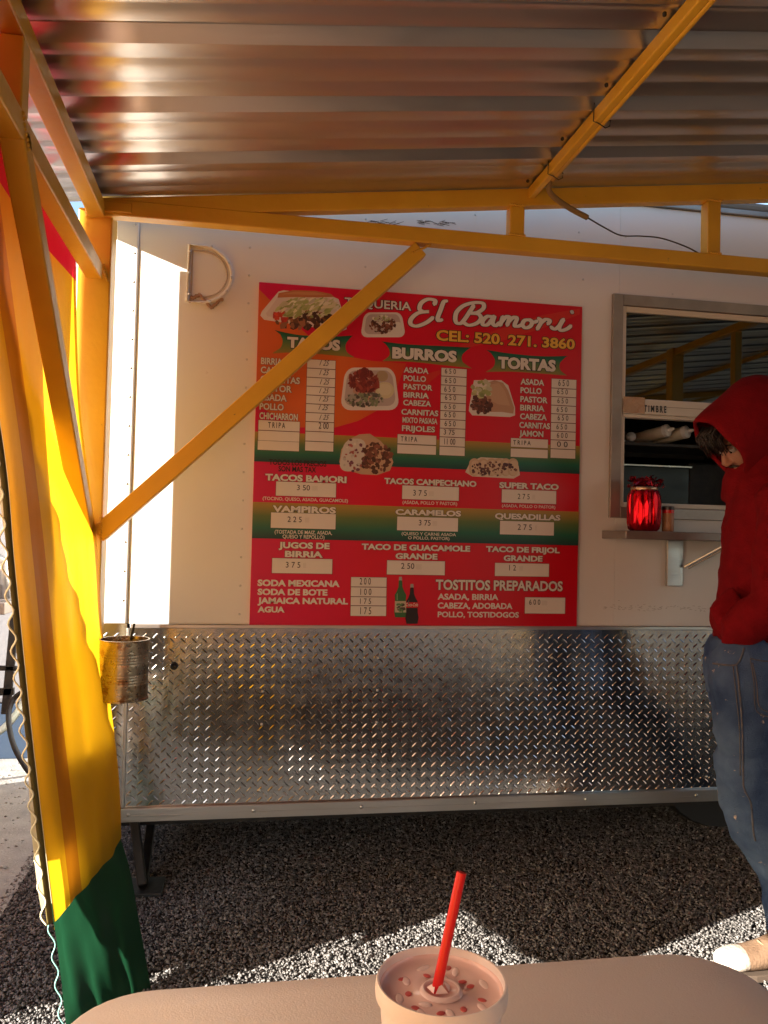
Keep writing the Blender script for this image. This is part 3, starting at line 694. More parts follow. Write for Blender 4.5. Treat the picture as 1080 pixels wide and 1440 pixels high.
# ribbons behind the headings
def ribbon(xl, xr, pf, tl, tr, bl, br, dl, dr):
    top = catmull([Vector((*pf(*p), 0)) for p in tl], 8); bot = catmull([Vector((*pf(*p), 0)) for p in bl], 8)
    zt, zb = max(bp(p.x, p.y).z for p in top), min(bp(p.x, p.y).z for p in bot)
    m = grad_mat('ink_ribbon', [(0, (.30, .20, .04)), (.3, (.16, .20, .05)), (.75, (.01, .14, .07)), (1, (.006, .05, .03))], 2, zb-MN.loc.z, zt-MN.loc.z)
    a = top+catmull([Vector((*pf(*p), 0)) for p in dr], 6)+bot[::-1]+catmull([Vector((*pf(*p), 0)) for p in dl], 6)
    flat([(p.x, p.y) for p in a], 'green_ribbon', m, 2)
ribbon(0, 0, c1p, [(192, 350), (330, 378), (500, 388), (648, 382)], 0, [(180, 487), (320, 480), (450, 490), (655, 510)], 0, [(185, 480), (228, 450), (238, 410), (225, 375)], [(640, 390), (608, 430), (612, 475), (650, 505)])
ribbon(0, 0, lambda x, y: (340+x*.24074, 380+y*.24074), [(817, 416), (950, 432), (1100, 440), (1340, 452)], 0, [(820, 532), (980, 535), (1150, 552), (1345, 574)], 0, [(825, 528), (860, 500), (862, 465), (840, 432)], [(1325, 460), (1288, 495), (1290, 535), (1335, 568)])
ribbon(0, 0, c2p, [(472, 382), (620, 405), (800, 420), (950, 418)], 0, [(470, 512), (620, 510), (780, 520), (945, 533)], 0, [(475, 508), (515, 480), (522, 440), (500, 402)], [(935, 425), (903, 460), (905, 500), (940, 530)])

TXT = {}
def glyphs(s, off, shear):
    key = (s, off, shear)
    if key not in TXT:
        cu = bpy.data.curves.new('t', 'FONT'); cu.body = s; cu.size = 1; cu.offset = off; cu.shear = shear; cu.resolution_u = 3; cu.fill_mode = 'FRONT' if hasattr(cu, 'fill_mode') and False else cu.fill_mode
        ob = bpy.data.objects.new('t', cu); col.objects.link(ob); dg = bpy.context.evaluated_depsgraph_get()
        me = bpy.data.meshes.new_from_object(ob.evaluated_get(dg))
        v = np.empty(len(me.vertices)*3); me.vertices.foreach_get('co', v); v = v.reshape(-1, 3)
        f = [tuple(p.vertices) for p in me.polygons]
        bpy.data.objects.remove(ob); bpy.data.curves.remove(cu); bpy.data.meshes.remove(me)
        TXT[key] = (v, f)
    return TXT[key]
BOLD = {.028: .04, .03: .034, .04: .048, .045: .056, .02: .035, .008: .02, .006: .016, .012: .02}
def text(s, x0, x1, yt, yb, m=None, off=.028, shear=0, outline=None, T=MN, Y=None, lay=5, parent=None, tilt=0, name='lettering', olw=.045):
    """lettering laid flat on its board, filling the given readings"""
    Y = YM if Y is None else Y; m = m or ink_white; off = BOLD.get(off, off)
    pl, pr = onY(x0, (yt+yb)/2, Y), onY(x1, (yt+yb)/2, Y); zt, zb = onY(x0, yt, Y).z, onY(x0, yb, Y).z
    v, f = glyphs(s, off, shear)
    a0, a1, b0_, b1_ = v[:, 0].min(), v[:, 0].max(), v[:, 1].min(), v[:, 1].max()
    v0, _ = glyphs('H', off, 0)
    if all(ch not in s for ch in ',;()Qgjpqy/'): pass
    hb0, hb1 = v0[:, 1].min(), v0[:, 1].max()
    sx = (pr.x-pl.x)/(a1-a0); sz = (zt-zb)/(hb1-hb0)
    def put(vv, ff, mm, l, nm, par):
        mb = MB(); mb.v = [(pl.x+(p[0]-a0)*sx, Y-.0005*l, zb+(p[1]-hb0)*sz+(p[0]-a0)*sx*tilt) for p in vv]; mb.f = list(ff)
        mb.v = [(p[0]-T.loc.x, p[1]-T.loc.y, p[2]-T.loc.z) for p in mb.v]
        return link(nm, mb.mesh(nm), mm, par or T.o)
    o = put(v, f, m, lay, name, parent)
    if outline:
        v2, f2 = glyphs(s, off+olw, shear); put(v2, f2, outline, lay-1, 'lettering_outline', o if parent is None else parent)
    return o
def box_(x0, x1, yt, yb, name='price_label', m=None, lay=3):
    pl, pr = bp(x0, (yt+yb)/2), bp(x1, (yt+yb)/2); zt, zb = bp(x0, yt).z, bp(x0, yb).z
    o = flat([(pl.x, zb), (pr.x, zb), (pr.x, zt), (pl.x, zt)], name, m or ink_paper, lay, px=False)
    t = .0011
    flat([(pl.x-t, zb-t), (pr.x+t, zb-t), (pr.x+t, zt+t), (pl.x-t, zt+t)], 'label_edge', ink_black, lay-.5, o, px=False)
    return o
W = dict(outline=ink_black)
text('TAQUERIA', 484.5, 578.5, 418.5, 430.5, off=.008, **W)
text('CEL: 520. 271. 3860', 613.3, 808.3, 463.8, 478.8, ink_yellow, .02, **W)
text('TACOS', 403.8, 478.4, 473.6, 489.0, off=.045, **W); text('BURROS', 551.4, 642.2, 488, 504.2, off=.045, **W); text('TORTAS', 700, 781.3, 501.4, 518, off=.045, **W)
def col_list(rows, h): 
    for s, x0, x1, y in rows: text(s, x0, x1, y, y+h, off=.03, outline=ink_black, olw=.03)
col_list([('BIRRIA', 367, 397, 502.8), ('CABEZA', 366.5, 409, 515.3), ('CARNITAS', 366, 421.8, 528), ('PASTOR', 365.5, 410.5, 540.6), ('ASADA', 365.2, 403.3, 553.6), ('POLLO', 365, 399, 566.6), ('CHICHARRON', 364.8, 418.7, 579.8)], 9.4)
col_list([('ASADA', 567.5, 602.5, 516), ('POLLO', 567.4, 599, 527.6), ('PASTOR', 567.3, 608, 539.4), ('BIRRIA', 567, 603, 551), ('CABEZA', 566.8, 606, 562), ('CARNITAS', 564.2, 616.2, 575), ('MIXTO PAS/ASA', 565.8, 615, 586.4), ('FRIJOLES', 565, 611.6, 598)], 8.0)
col_list([('ASADA', 731.8, 765, 532.4), ('POLLO', 731.6, 761.4, 544.5), ('PASTOR', 731.4, 769.8, 557), ('BIRRIA', 731.2, 765.5, 569), ('CABEZA', 731, 768.6, 581.2), ('CARNITAS', 730, 773, 593.3), ('JAMON', 730, 763.8, 605)], 8.3)
def prices(x0, x1, ys, vals, xt0, xt1, dx, hand=False, tdx=None):
    for i in range(len(ys)-1):
        k = dx*i
        b = box_(x0+k, x1+k, ys[i]+.5, ys[i+1]-.5)
        if i < len(vals) and vals[i]:
            h = ys[i+1]-ys[i]; jx = random.uniform(-1, 1); jy = random.uniform(-.7, .7)
            if hand and i < 7: text(vals[i], xt0+k+jx, xt1+k+jx, ys[i]+2.2+jy, ys[i]+h-3.2+jy, ink_black, .0, .45, parent=b, name='digits')
            else: text(vals[i], xt0+k+jx, xt1+k+jx, ys[i]+2+jy, ys[i]+h-3+jy, ink_black, .004, parent=b, name='digits')
prices(432, 471.7, [504.7, 517.6, 530.4, 543, 555.3, 567.6, 580, 592.6, 606.3, 620.2, 634], ['1 25', '1 25', '1 25', '1 25', '1 25', '1 25', '1 25', '2 00'], 450, 464, -.33, True)
prices(620.6, 656, [516.8, 528.8, 541.2, 553.9, 566, 577.4, 589.6, 602, 614.2, 627.4, 640.4], ['6 5 0']*7+['3 75', '11 00'], 626, 641.5, -.3)
prices(775.5, 810.2, [532, 545.6, 557.6, 569.7, 581.7, 594, 606.2, 618.4, 631, 644.2], ['6 5 0', '6 5 0', '6 5 0', '6 5 0', '6 5 0', '6 5 0', '6 0 0', '0 0'], 784, 799, -.18)
for (x0, x1, ya, yb_, s, tx0, tx1) in ((363.4, 421.4, 590.6, 604.4, 'T R I P A', 377, 401), (363, 421, 605.4, 619, 0, 0, 0), (362.4, 420.5, 619.4, 632.4, 0, 0, 0),
    (559, 613.3, 610.6, 623.6, 'T R I P A', 563.5, 586.5), (558.6, 613, 625, 637.4, 0, 0, 0), (718.3, 770.3, 616, 628.2, 'T R I P A', 721.5, 746), (718, 770, 630.6, 642.4, 0, 0, 0)):
    b = box_(x0, x1, ya, yb_)
    if s: text(s, tx0, tx1, ya+3, yb_-3, ink_black, .006, parent=b, name='letters')
text('TODOS LOS PRECIOS', 378.3, 459, 645.6, 653.4, ink_black, .012)
text('SON MAS TAX', 391.6, 444.5, 655.2, 662.8, ink_black, .012)
def sec(s, pf0, x0, pf1, x1, y0, y1, off=.04): 
    a = pf0(x0, y0); b = pf1(x1, y0); text(s, a[0], b[0], a[1], pf0(x0, y1)[1], off=off, outline=ink_black, olw=.03)
def small(s, pf0, x0, pf1, x1, y0, y1):
    a = pf0(x0, y0); b = pf1(x1, y0); text(s, a[0], b[0], a[1], pf0(x0, y1)[1], off=.006)
def pbox(pf0, x0, pf1, x1, y0, y1, s, pft, tx0, tx1, ty0, ty1):
    a = pf0(x0, y0); b = box_(a[0], pf1(x1, y0)[0], a[1], pf0(x0, y1)[1])
    t = pft(tx0, ty0); text(s, t[0], pft(tx1, ty0)[0], t[1], pft(tx0, ty1)[1], ink_black, .004, parent=b, name='digits')
    x = pft(tx1+random.uniform(8, 20), ty0+6); e = pft(tx1+random.uniform(28, 45), ty1+4)   # ghost of a peeled price sticker
    q0, q1 = bp(*x), bp(*e); flat([(q0.x, q1.z), (q1.x, q1.z), (q1.x, q0.z), (q0.x, q0.z)], 'sticker_ghost', ink('ghost', (.68, .62, .56)), 3.5, b, px=False)
sec('TACOS BAMORI', c3p, 137, c3p, 612, 150, 189); pbox(c3p, 200, c3p, 550, 195, 278, '3 50', c3p, 322, 398, 215, 246); small('(TOCINO, QUESO, ASADA, GUACAMOLE)', c3p, 122, c3p, 620, 284, 303)
sec('VAMPIROS', c3p, 180, c3p, 550, 335, 374); pbox(c3p, 170, c3p, 548, 376, 466, '2 2 5', c3p, 267, 350, 400, 432); small('(TOSTADA DE MAIZ, ASADA,', c3p, 192, c3p, 527, 478, 499); small('QUESO Y REPOLLO)', c3p, 238, c3p, 483, 505, 527)
sec('JUGOS DE', c3p, 215, c3p, 513, 548, 585); sec('BIRRIA', c3p, 252, c3p, 473, 600, 637); pbox(c3p, 177, c3p, 528, 643, 730, '3 7 5', c3p, 257, 342, 665, 698)
for s, r_, y0, y1 in (('SODA MEXICANA', 572, 768, 806), ('SODA DE BOTE', 500, 821, 858), ('JAMAICA NATURAL', 620, 872, 909), ('AGUA', 250, 925, 960)): 
    a = c3p(92, y0); text(s, a[0], c3p(r_, y0)[0], a[1], c3p(92, y1)[1], off=.04)
prices(493.6, 543.4, [811, 825.2, 839, 851.6, 866.4], ['2 0 0', '1 0 0', '1 7 5', '1 7 5'], 506, 521.5, -.2)
sec('TACOS CAMPECHANO', c3p, 832, c4p, 415, 174, 209); pbox(c3p, 937, c4p, 312, 218, 298, '3 7 5', c4p, 45, 125, 245, 278); small('(ASADA, POLLO Y PASTOR)', c3p, 938, c4p, 302, 307, 326)
sec('CARAMELOS', c3p, 897, c4p, 325, 356, 390); pbox(c3p, 907, c4p, 307, 400, 480, '3 75', c4p, 78, 147, 420, 452); small('(QUESO Y CARNE ASADA', c3p, 933, c4p, 295, 490, 508); a = c4p(15, 515); text('O POLLO, PASTOR)', a[0], c4p(257, 0)[0], a[1], c4p(0, 533)[1], off=.006)
sec('TACO DE GUACAMOLE', c3p, 700, c4p, 378, 558, 593); sec('GRANDE', c3p, 897, c4p, 187, 613, 648); pbox(c3p, 848, c4p, 230, 656, 738, '2 50', c3p, 930, 1007, 672, 705)
sec('SUPER TACO', c4p, 548, c4p, 895, 199, 234); pbox(c4p, 563, c4p, 880, 241, 318, '2 7 5', c4p, 655, 725, 267, 298); small('(ASADA, POLLO O PASTOR)', c4p, 563, c4p, 875, 328, 345)
sec('QUESADILLAS', c4p, 522, c4p, 905, 380, 414); pbox(c4p, 552, c4p, 867, 425, 504, '2 7 5', c4p, 655, 738, 445, 478)
sec('TACO DE FRIJOL', c4p, 470, c4p, 900, 573, 606); sec('GRANDE', c4p, 573, c4p, 800, 626, 660); pbox(c4p, 523, c4p, 838, 671, 747, '1 2', c4p, 605, 645, 683, 715)
sec('TOSTITOS PREPARADOS', c4p, 177, c4p, 918, 768, 828, .03)
for s, r_, y0, y1 in (('ASADA, BIRRIA', 543, 850, 885), ('CABEZA, ADOBADA', 625, 902, 937), ('POLLO, TOSTIDOGOS', 662, 955, 988)):
    a = c4p(188, y0); text(s, a[0], c4p(r_, y0)[0], a[1], c4p(188, y1)[1], off=.03)
pbox(c4p, 698, c4p, 932, 872, 966, '6 0 0', c4p, 722, 787, 884, 915)
# script lettering
def stroke_mesh(paths, wd, lay, pf):
    mb = MB(); y = YM-.0005*lay
    for ip, path in enumerate(paths):
        y0_ = y-.00004*ip
        c_ = catmull([Vector((*p, 0)) for p in path], 8)
        w_ = [bp(*pf(p.x, p.y)) for p in c_]; n = len(w_); L_, R_ = [], []
        for i, p in enumerate(w_):
            d_ = (w_[min(i+1, n-1)]-w_[max(i-1, 0)]); d_.y = 0
            if d_.length < 1e-7: d_ = Vector((1, 0, 0))
            d_.normalize(); nn = Vector((-d_.z, 0, d_.x)); slant = .70+.45*abs(d_.z)
            k = wd*slant*(1 if lay > 5.5 else 1)
            L_.append(p+nn*k); R_.append(p-nn*k)
        mb.sheet([[(a.x, y0_-.000004*i, a.z) for i, a in enumerate(L_)], [(a.x, y0_-.000004*i, a.z) for i, a in enumerate(R_)]])
        for e in (w_[0], w_[-1]):
            mb.add([(e.x+wd*.75*math.cos(t), y0_-.00002, e.z+wd*.75*math.sin(t)) for t in np.linspace(0, 6.283, 13)[:-1]], [tuple(range(12))])
    return mb
script = [[(168, 118), (172, 95), (130, 88), (92, 110), (82, 145), (105, 160), (135, 160), (75, 168), (35, 200), (30, 232), (65, 245), (120, 225), (160, 195)],
          [(240, 98), (222, 105), (205, 150), (188, 195), (192, 212), (212, 208)],
          [(398, 125), (372, 165), (345, 205), (322, 228), (298, 225), (290, 200), (300, 160), (340, 125), (400, 108), (450, 112), (455, 140), (420, 165), (385, 170), (425, 175), (440, 200), (415, 228), (370, 240), (340, 225)],
          [(510, 192), (478, 188), (452, 212), (452, 236), (478, 236), (505, 205), (518, 188), (508, 225), (525, 242), (548, 225)],
          [(568, 190), (552, 240)], [(556, 225), (585, 192), (606, 196), (592, 240)], [(598, 222), (628, 195), (650, 200), (636, 240), (655, 246), (680, 236)],
          [(722, 208), (695, 212), (682, 236), (700, 255), (728, 245), (738, 220), (722, 208), (745, 222), (768, 216)],
          [(775, 200), (792, 218), (768, 262)], [(790, 226), (818, 206), (842, 214), (830, 232)],
          [(848, 250), (870, 262), (895, 245), (915, 212)], [(922, 205), (898, 250), (908, 270), (940, 262), (965, 244)], [(968, 160), (975, 166)]]
lsc = MN.part(stroke_mesh(script, .0074, 7, c2p), 'script_lettering', ink_white, label='cream script lettering reading El Bamori')
MN.part(stroke_mesh(script, .0098, 5, c2p), 'lettering_outline', ink_black, lsc)
# printed food pictures
def picture(name, polys, label):
    """polys: list of (points in px, colour); later ones sit on top"""
    mb = MB(); cols = []
    for i, (pts, c_) in enumerate(polys):
        q = [bp(*p) for p in pts]; y = YM-.0018-.000004*i
        mb.add([(a.x, y, a.z) for a in q], [tuple(range(len(q)))]); cols += [c_]*len(q)
    mb.v = [(v[0]-MN.loc.x, v[1]-MN.loc.y, v[2]-MN.loc.z) for v in mb.v]
    me = mb.mesh(name); at_ = me.color_attributes.new('ink', 'FLOAT_COLOR', 'CORNER')
    vi = [l.vertex_index for l in me.loops]
    at_.data.foreach_set('color', [x for i in vi for x in (*cols[i], 1)])
    o = link(name, me, inkm, MN.o); o['label'] = label; return o
def rrect(cx, cy, w_, h_, sk=0, e=.3, n=5, tp_=1.0):
    out = []
    for sx_, sy_, a0 in ((1, -1, -90), (1, 1, 0), (-1, 1, 90), (-1, -1, 180)):
        for k in range(n+1):
            a = R(a0+90*k/n); r_ = min(w_, h_)*e
            px_ = sx_*(w_/2-r_)+r_*math.cos(a); py_ = sy_*(h_/2-r_)+r_*math.sin(a)
            f = 1+(tp_-1)*(.5-py_/h_)
            out.append((cx+px_*f+sk*py_, cy+py_))
    return out
def blobs(n, region, sz, cols, el=1.0, seed=0, ang=None):
    r = random.Random(seed); out = []
    x0, x1, y0, y1 = region
    for _ in range(n):
        while True:
            u, v = r.uniform(-1, 1), r.uniform(-1, 1)
            if u*u+v*v < 1: break
        cx, cy = (x0+x1)/2+u*(x1-x0)/2, (y0+y1)/2+v*(y1-y0)/2
        a0 = (ang if ang is not None else r.uniform(0, 6.28))+r.uniform(-.4, .4); s = sz*r.uniform(.5, 1.3); k = r.randint(5, 7); pts = []
        for i in range(k):
            t = 2*math.pi*i/k; rr_ = s*r.uniform(.6, 1.1); xx, yy = rr_*el*math.cos(t), rr_*math.sin(t)
            pts.append((cx+xx*math.cos(a0)-yy*math.sin(a0), cy+xx*math.sin(a0)+yy*math.cos(a0)))
        c_ = r.choice(cols); f = r.uniform(.75, 1.2); out.append((pts, tuple(min(1, x*f) for x in c_)))
    return out
TRY, TRS, TRD = (.62, .53, .50), (.48, .39, .37), (.70, .63, .60)
meat = [(.10, .03, .02), (.16, .05, .03), (.06, .02, .015), (.22, .08, .05)]; lett = [(.42, .46, .20), (.58, .55, .36), (.30, .36, .12), (.62, .60, .48)]
picture('food_picture', [([c1p(*p) for p in ((215, 125), (245, 118), (520, 150), (565, 170), (580, 215), (612, 310), (612, 345), (580, 358), (130, 290), (108, 265), (118, 240))], TRD),
    ([c1p(*p) for p in ((225, 140), (510, 165), (550, 200), (570, 320), (150, 270), (140, 255))], TRY)]
    + blobs(60, (388, 470, 438, 462), 4.5, [(.16, .07, .03), (.28, .12, .06), (.08, .03, .02)], 1.6, 1)
    + blobs(14, (384, 403, 440, 452), 4, [(.55, .06, .03), (.48, .04, .03)], 1.3, 2)
    + blobs(150, (392, 474, 420, 447), 2.6, lett, 3, 3, -.5) + blobs(20, (420, 470, 440, 455), 3, [(.05, .02, .015)], 1.6, 4)
    + [([c1p(*p) for p in ((208, 162), (215, 135), (300, 118), (430, 122), (520, 140), (540, 158), (430, 160), (300, 158))], (.46, .17, .07)), ([c1p(*p) for p in ((230, 142), (310, 126), (430, 130), (500, 144), (400, 146), (300, 142))], (.52, .24, .10))], 'printed picture of a filled roll on a foam tray')
picture('food_picture', [(rrect(538.5, 457, 64, 35, 0, .28, tp_=.82), TRD), (rrect(538.5, 456, 54, 28, 0, .28, tp_=.84), TRS)]
    + [(rrect(553, 462, 22, 18, 0, .2), (.68, .64, .58))] + blobs(110, (520, 556, 446, 468), 2.6, meat+[(.5, .45, .4)], 1.2, 5) + blobs(25, (522, 550, 444, 453), 1.8, lett, 1.5, 6), 'printed picture of beans and meat on a small foam tray')
picture('food_picture', [(rrect(520, 547, 84, 60, 0, .25, tp_=.82), TRD), (rrect(520, 546, 74, 50, 0, .25, tp_=.84), TRS)]
    + blobs(20, (498, 530, 530, 560), 9, [(.52, .30, .22)], 1.1, 7) + [(rrect(541, 549, 26, 23, 0, .5, 7), (.62, .55, .34)), (rrect(541, 548, 19, 16, 0, .5, 7), (.66, .60, .42)), (rrect(537, 529, 17, 15, 0, .5, 7), (.40, .30, .18))]
    + blobs(150, (491, 532, 521, 552), 2.8, [(.22, .03, .025), (.30, .06, .04), (.14, .02, .02)], 2, 8) + blobs(130, (487, 540, 552, 571), 2.4, [(.13, .12, .10), (.35, .33, .28), (.07, .06, .05), (.20, .24, .14)], 1.3, 9), 'printed picture of a meat taco and bowls on a foam tray')
picture('food_picture', [([c2p(*p) for p in ((400, 560), (560, 560), (600, 590), (640, 720), (640, 765), (610, 775), (390, 765), (370, 740), (372, 715))], TRD),
    ([c2p(*p) for p in ((478, 575), (520, 560), (570, 575), (600, 620), (635, 720), (630, 755), (560, 745), (480, 745), (470, 680))], (.48, .28, .18)), ([c2p(*p) for p in ((500, 585), (545, 575), (580, 620), (612, 710), (540, 700), (500, 680))], (.54, .34, .22))]
    + blobs(90, (663, 690, 556, 582), 3, meat, 1.2, 10) + blobs(26, (664, 690, 536, 560), 4, [(.45, .44, .22), (.56, .55, .38), (.30, .34, .12)], 1.3, 11), 'printed picture of a burrito on a foam tray')
picture('food_picture', [([(477, 650), (480, 632), (490, 618), (505, 611), (520, 610), (535, 620), (548, 635), (553, 650), (548, 662), (530, 668), (508, 667), (488, 661)], (.52, .34, .22)), (rrect(496, 640, 32, 46, -.2, .4), (.60, .55, .50))]
    + blobs(120, (508, 550, 622, 664), 3, [(.14, .05, .03), (.22, .08, .05), (.08, .03, .02)], 1.5, 12) + blobs(45, (481, 512, 616, 664), 2.4, [(.16, .05, .08), (.62, .58, .52), (.40, .10, .08)], 1.2, 13), 'printed picture of a folded filled tortilla')
pl_ = [([(654, 664), (661, 650), (676, 643), (712, 645), (729, 655), (731, 668), (722, 673), (664, 670)], (.66, .56, .48))]
for k, x in enumerate((664, 676, 688, 698, 708, 718)):
    pl_ += [(rrect(x+3, 657, 15, 25, 0, .5, 6), (.55, .40, .27)), (rrect(x+4.5, 658, 12, 21, 0, .5, 6), (.62, .48, .34))]
pl_ += blobs(80, (660, 727, 650, 669), 1.9, [(.10, .03, .03), (.16, .06, .05), (.06, .02, .03)], 1.3, 14)
picture('food_picture', pl_, 'printed picture of a row of small tacos')
def bottle_p(cx, y0, y1, w_, c_, lab, labc, shine):
    h_ = y1-y0; pr_ = [(0, .20), (.10, .20), (.11, .26), (.25, .30), (.36, .55), (.45, .85), (.55, .80), (.72, .82), (.85, .95), (.95, .85), (1, .80)]
    L_ = [(cx-w_/2*f, y0+h_*t) for t, f in pr_]; R_ = [(cx+w_/2*f, y0+h_*t) for t, f in pr_]
    out = [(L_+R_[::-1], c_), ([(cx-w_*.10, y0), (cx+w_*.10, y0), (cx+w_*.13, y0+h_*.09), (cx-w_*.13, y0+h_*.09)], (.35, .34, .32))]
    out += [([(cx-w_/2*.82, y0+h_*lab[0]), (cx+w_/2*.82, y0+h_*lab[0]), (cx+w_/2*.84, y0+h_*lab[1]), (cx-w_/2*.84, y0+h_*lab[1])], labc)]
    out += [([(cx-w_*.28, y0+h_*.42), (cx-w_*.2, y0+h_*.40), (cx-w_*.2, y0+h_*.58), (cx-w_*.28, y0+h_*.58)], shine)]
    return out
picture('bottle_picture', bottle_p(563, 811, 868, 19, (.03, .13, .04), (.60, .88), (.50, .44, .32), (.16, .34, .16)) + blobs(14, (557, 569, 849, 860), 2, [(.08, .2, .07), (.06, .05, .04)], 2, 15), 'printed picture of a green soda bottle')
b_ = picture('bottle_picture', bottle_p(579, 821, 877, 19.5, (.015, .008, .008), (.46, .60), (.58, .01, .015), (.12, .09, .08)), 'printed picture of a dark cola bottle with a red label')
b_.location.y = -.0015
t_ = text('Coca-Cola', 570.5, 587.5, 847.6, 852.4, ink_white, .01, .3, lay=8)
def mark(o, s): return o
# sash lettering and the notice behind the glass
sl_ = text('T I M B R E', 905.5, 937, 569.5, 579, ink_black, .03, T=TR, Y=WALL-.0135, lay=1, parent=sh, name='letters')
nb = onY(1068, 488, WALL+.02)
PN = Thing('paper_notice', (nb.x+.1, WALL+.035, 1.95), 'pale paper notice behind the glass at the right edge', 'notice')
a, b = onY(1072, 492, WALL+.035), onY(1078, 532, WALL+.035)
PN.part(MB().box(a.x-.002, a.x+.26, WALL+.035, WALL+.0365, b.z, a.z), 'paper_sheet', mat('notice_paper', (.62, .52, .42), .7))
text('TACOS', 1076, 1200, 497, 504, ink_black, .02, T=PN, Y=WALL+.0345, lay=1); text('CARNE', 1076, 1200, 520, 526, ink_black, .02, T=PN, Y=WALL+.0345, lay=1)

# ============================================================ THINGS ON THE SHELF
jb = onY(905, 744, 2.80)
JX, JY, JZ = jb.x, 2.80, 1.2835
J = Thing('foil_jar', (JX, JY, JZ), 'ribbed jar wrapped in shiny red cellophane standing on the serving shelf', 'jar')
seg = 64; rings = []
for r_, z in ((.046, 0), (.054, .008), (.0585, .03), (.0595, .10), (.058, .13), (.052, .145), (.047, .152)):
    rings.append([(JX+(r_+.0022*math.cos(k*2*math.pi/seg*14)+.001*math.sin(k*3.3+z*80))*math.cos(2*math.pi*k/seg), JY+(r_+.0022*math.cos(k*2*math.pi/seg*14))*math.sin(2*math.pi*k/seg), JZ+z) for k in range(seg)])
J.part(MB().rings(rings), 'jar_body', foil, smooth=True)
J.part(MB().lathe([(.0475, .150), (.049, .154), (.049, .160), (.046, .163)], (JX, JY, JZ), 40), 'gold_tie', mat('gold_tie', (.55, .38, .25), .3, .8), smooth=True)
mb = MB(); r = random.Random(3)
for k in range(120):
    a = r.uniform(0, 6.28); rad = r.uniform(.02, .058); z = .158+r.uniform(0, .038); rad *= 1.15; c_ = Vector((JX+rad*math.cos(a)+.006, JY+rad*math.sin(a)*.8, JZ+z))
    vs = [c_+Vector((r.uniform(-.016, .016), r.uniform(-.012, .012), r.uniform(-.012, .014))) for _ in range(4)]
    mb.add(vs, [(0, 1, 2), (0, 2, 3)])
J.part(mb, 'ruffle', foil_dark)
sp_ = onY(939, 746, 2.79)
S_ = Thing('spice_jar', (sp_.x, 2.79, 1.2835), 'small spice jar with black lid and red band beside the red jar', 'spice jar')
c_ = (sp_.x, 2.79, 1.2835)
S_.part(MB().lathe([(.001, 0), (.0205, 0), (.0215, .004), (.0215, .066), (.0205, .068)], c_, 28), 'jar_body', mat('spice_brown', (.50, .27, .14), .4, 0, (.42, .2, .1), 50), smooth='auto')
S_.part(MB().lathe([(.0218, .068), (.0218, .080), (.001, .0802)], c_, 28), 'red_band', redplastic, smooth='auto')
S_.part(MB().lathe([(.0225, .080), (.0225, .092), (.020, .094), (.001, .094)], c_, 28), 'black_lid', blackp, smooth='auto')

# ============================================================ TABLE AND DRINK
TB = Thing('folding_table', (.22, 0, 0), 'white plastic folding table top with rounded corners at the bottom of the view', 'table')
tx0, tx1, ty0, ty1, tr = -.168, .612, -1.0, .945, .085
out = []
for cx_, cy_, a0 in ((tx1-tr, ty0+tr, -90), (tx1-tr, ty1-tr, 0), (tx0+tr, ty1-tr, 90), (tx0+tr, ty0+tr, 180)):
    for k in range(9):
        a = R(a0+90*k/8); out.append((cx_+tr*math.cos(a), cy_+tr*math.sin(a)))
def loop(o_, s_, z): 
    cx_, cy_ = (tx0+tx1)/2, (ty0+ty1)/2
    return [(cx_+(x-cx_)*(1-s_/.45), cy_+(y-cy_)*(1-s_/.97), z) for x, y in o_]
TB.part(MB().rings([loop(out, .012, .700), loop(out, .001, .703), loop(out, 0, .712), loop(out, 0, .731), loop(out, .003, .737), loop(out, .008, .740)]), 'table_top', tablem, smooth='auto')
for x in (tx0+.08, tx1-.08):
    for y in (-.8, .6): TB.part(MB().tube([(x, y, 0.0), (x, y, .70)], .014, 10), 'leg', alu_dark, smooth=True)
for y in (-.8, .6): TB.part(MB().tube([(tx0+.09, y, .35), (tx1-.09, y, .35)], .01, 8), 'cross_bar', alu_dark, smooth=True)
DC = Vector((.184, .700, .7405))
D = Thing('drink_cup', DC, 'white foam cup of pink fruit drink with lid and red straw', 'drink cup')
H = .118; RT_ = .0565
D.part(MB().lathe([(.001, 0), (.042, 0), (.044, .003), (.0535, H-.016), (.0535, H-.012), (.0575, H-.011), (.0582, H-.006), (.0575, H), (.0565, H+.003), (.0550, H+.0028), (.0540, H-.001), (.0535, H-.01), (.001, H-.011)], DC, 64), 'cup_body', foam, smooth='auto')
prof = [(.0540, -.003), (.0532, -.0055), (.0515, -.0075), (.040, -.0080), (.018, -.009), (.0165, -.0065), (.0140, -.0055), (.0125, -.0075), (.001, -.0085)]
D.part(MB().lathe([(r_, H+z) for r_, z in prof], DC, 64), 'lid', drink, smooth=True)
ld = D.part(MB().lathe([(.0125, H-.008), (.0150, H-.0050), (.0165, H-.0048), (.0190, H-.0078)], DC, 40), 'straw_ring', frosted, smooth=True)
mb = MB()
for k, (a, rad, rot_, L_) in enumerate(((.15, .041, 1.5, .0085), (.95, .036, .3, .0075), (1.75, .040, 1.9, .008), (2.5, .034, 2.2, .007), (3.3, .039, 1.3, .0085), (4.05, .040, .7, .0095), (4.7, .033, .1, .007), (5.5, .041, 2.6, .008), (1.3, .024, .9, .006), (3.9, .025, 2.0, .006))):
    mb.ell(DC+Vector((rad*math.cos(a), rad*math.sin(a), H-.0082)), (L_, .0036, .0012), 14, 8, Matrix.Rotation(a+rot_, 3, 'Z'))
D.part(mb, 'ice_pieces', icem, smooth=True)
mb = MB()
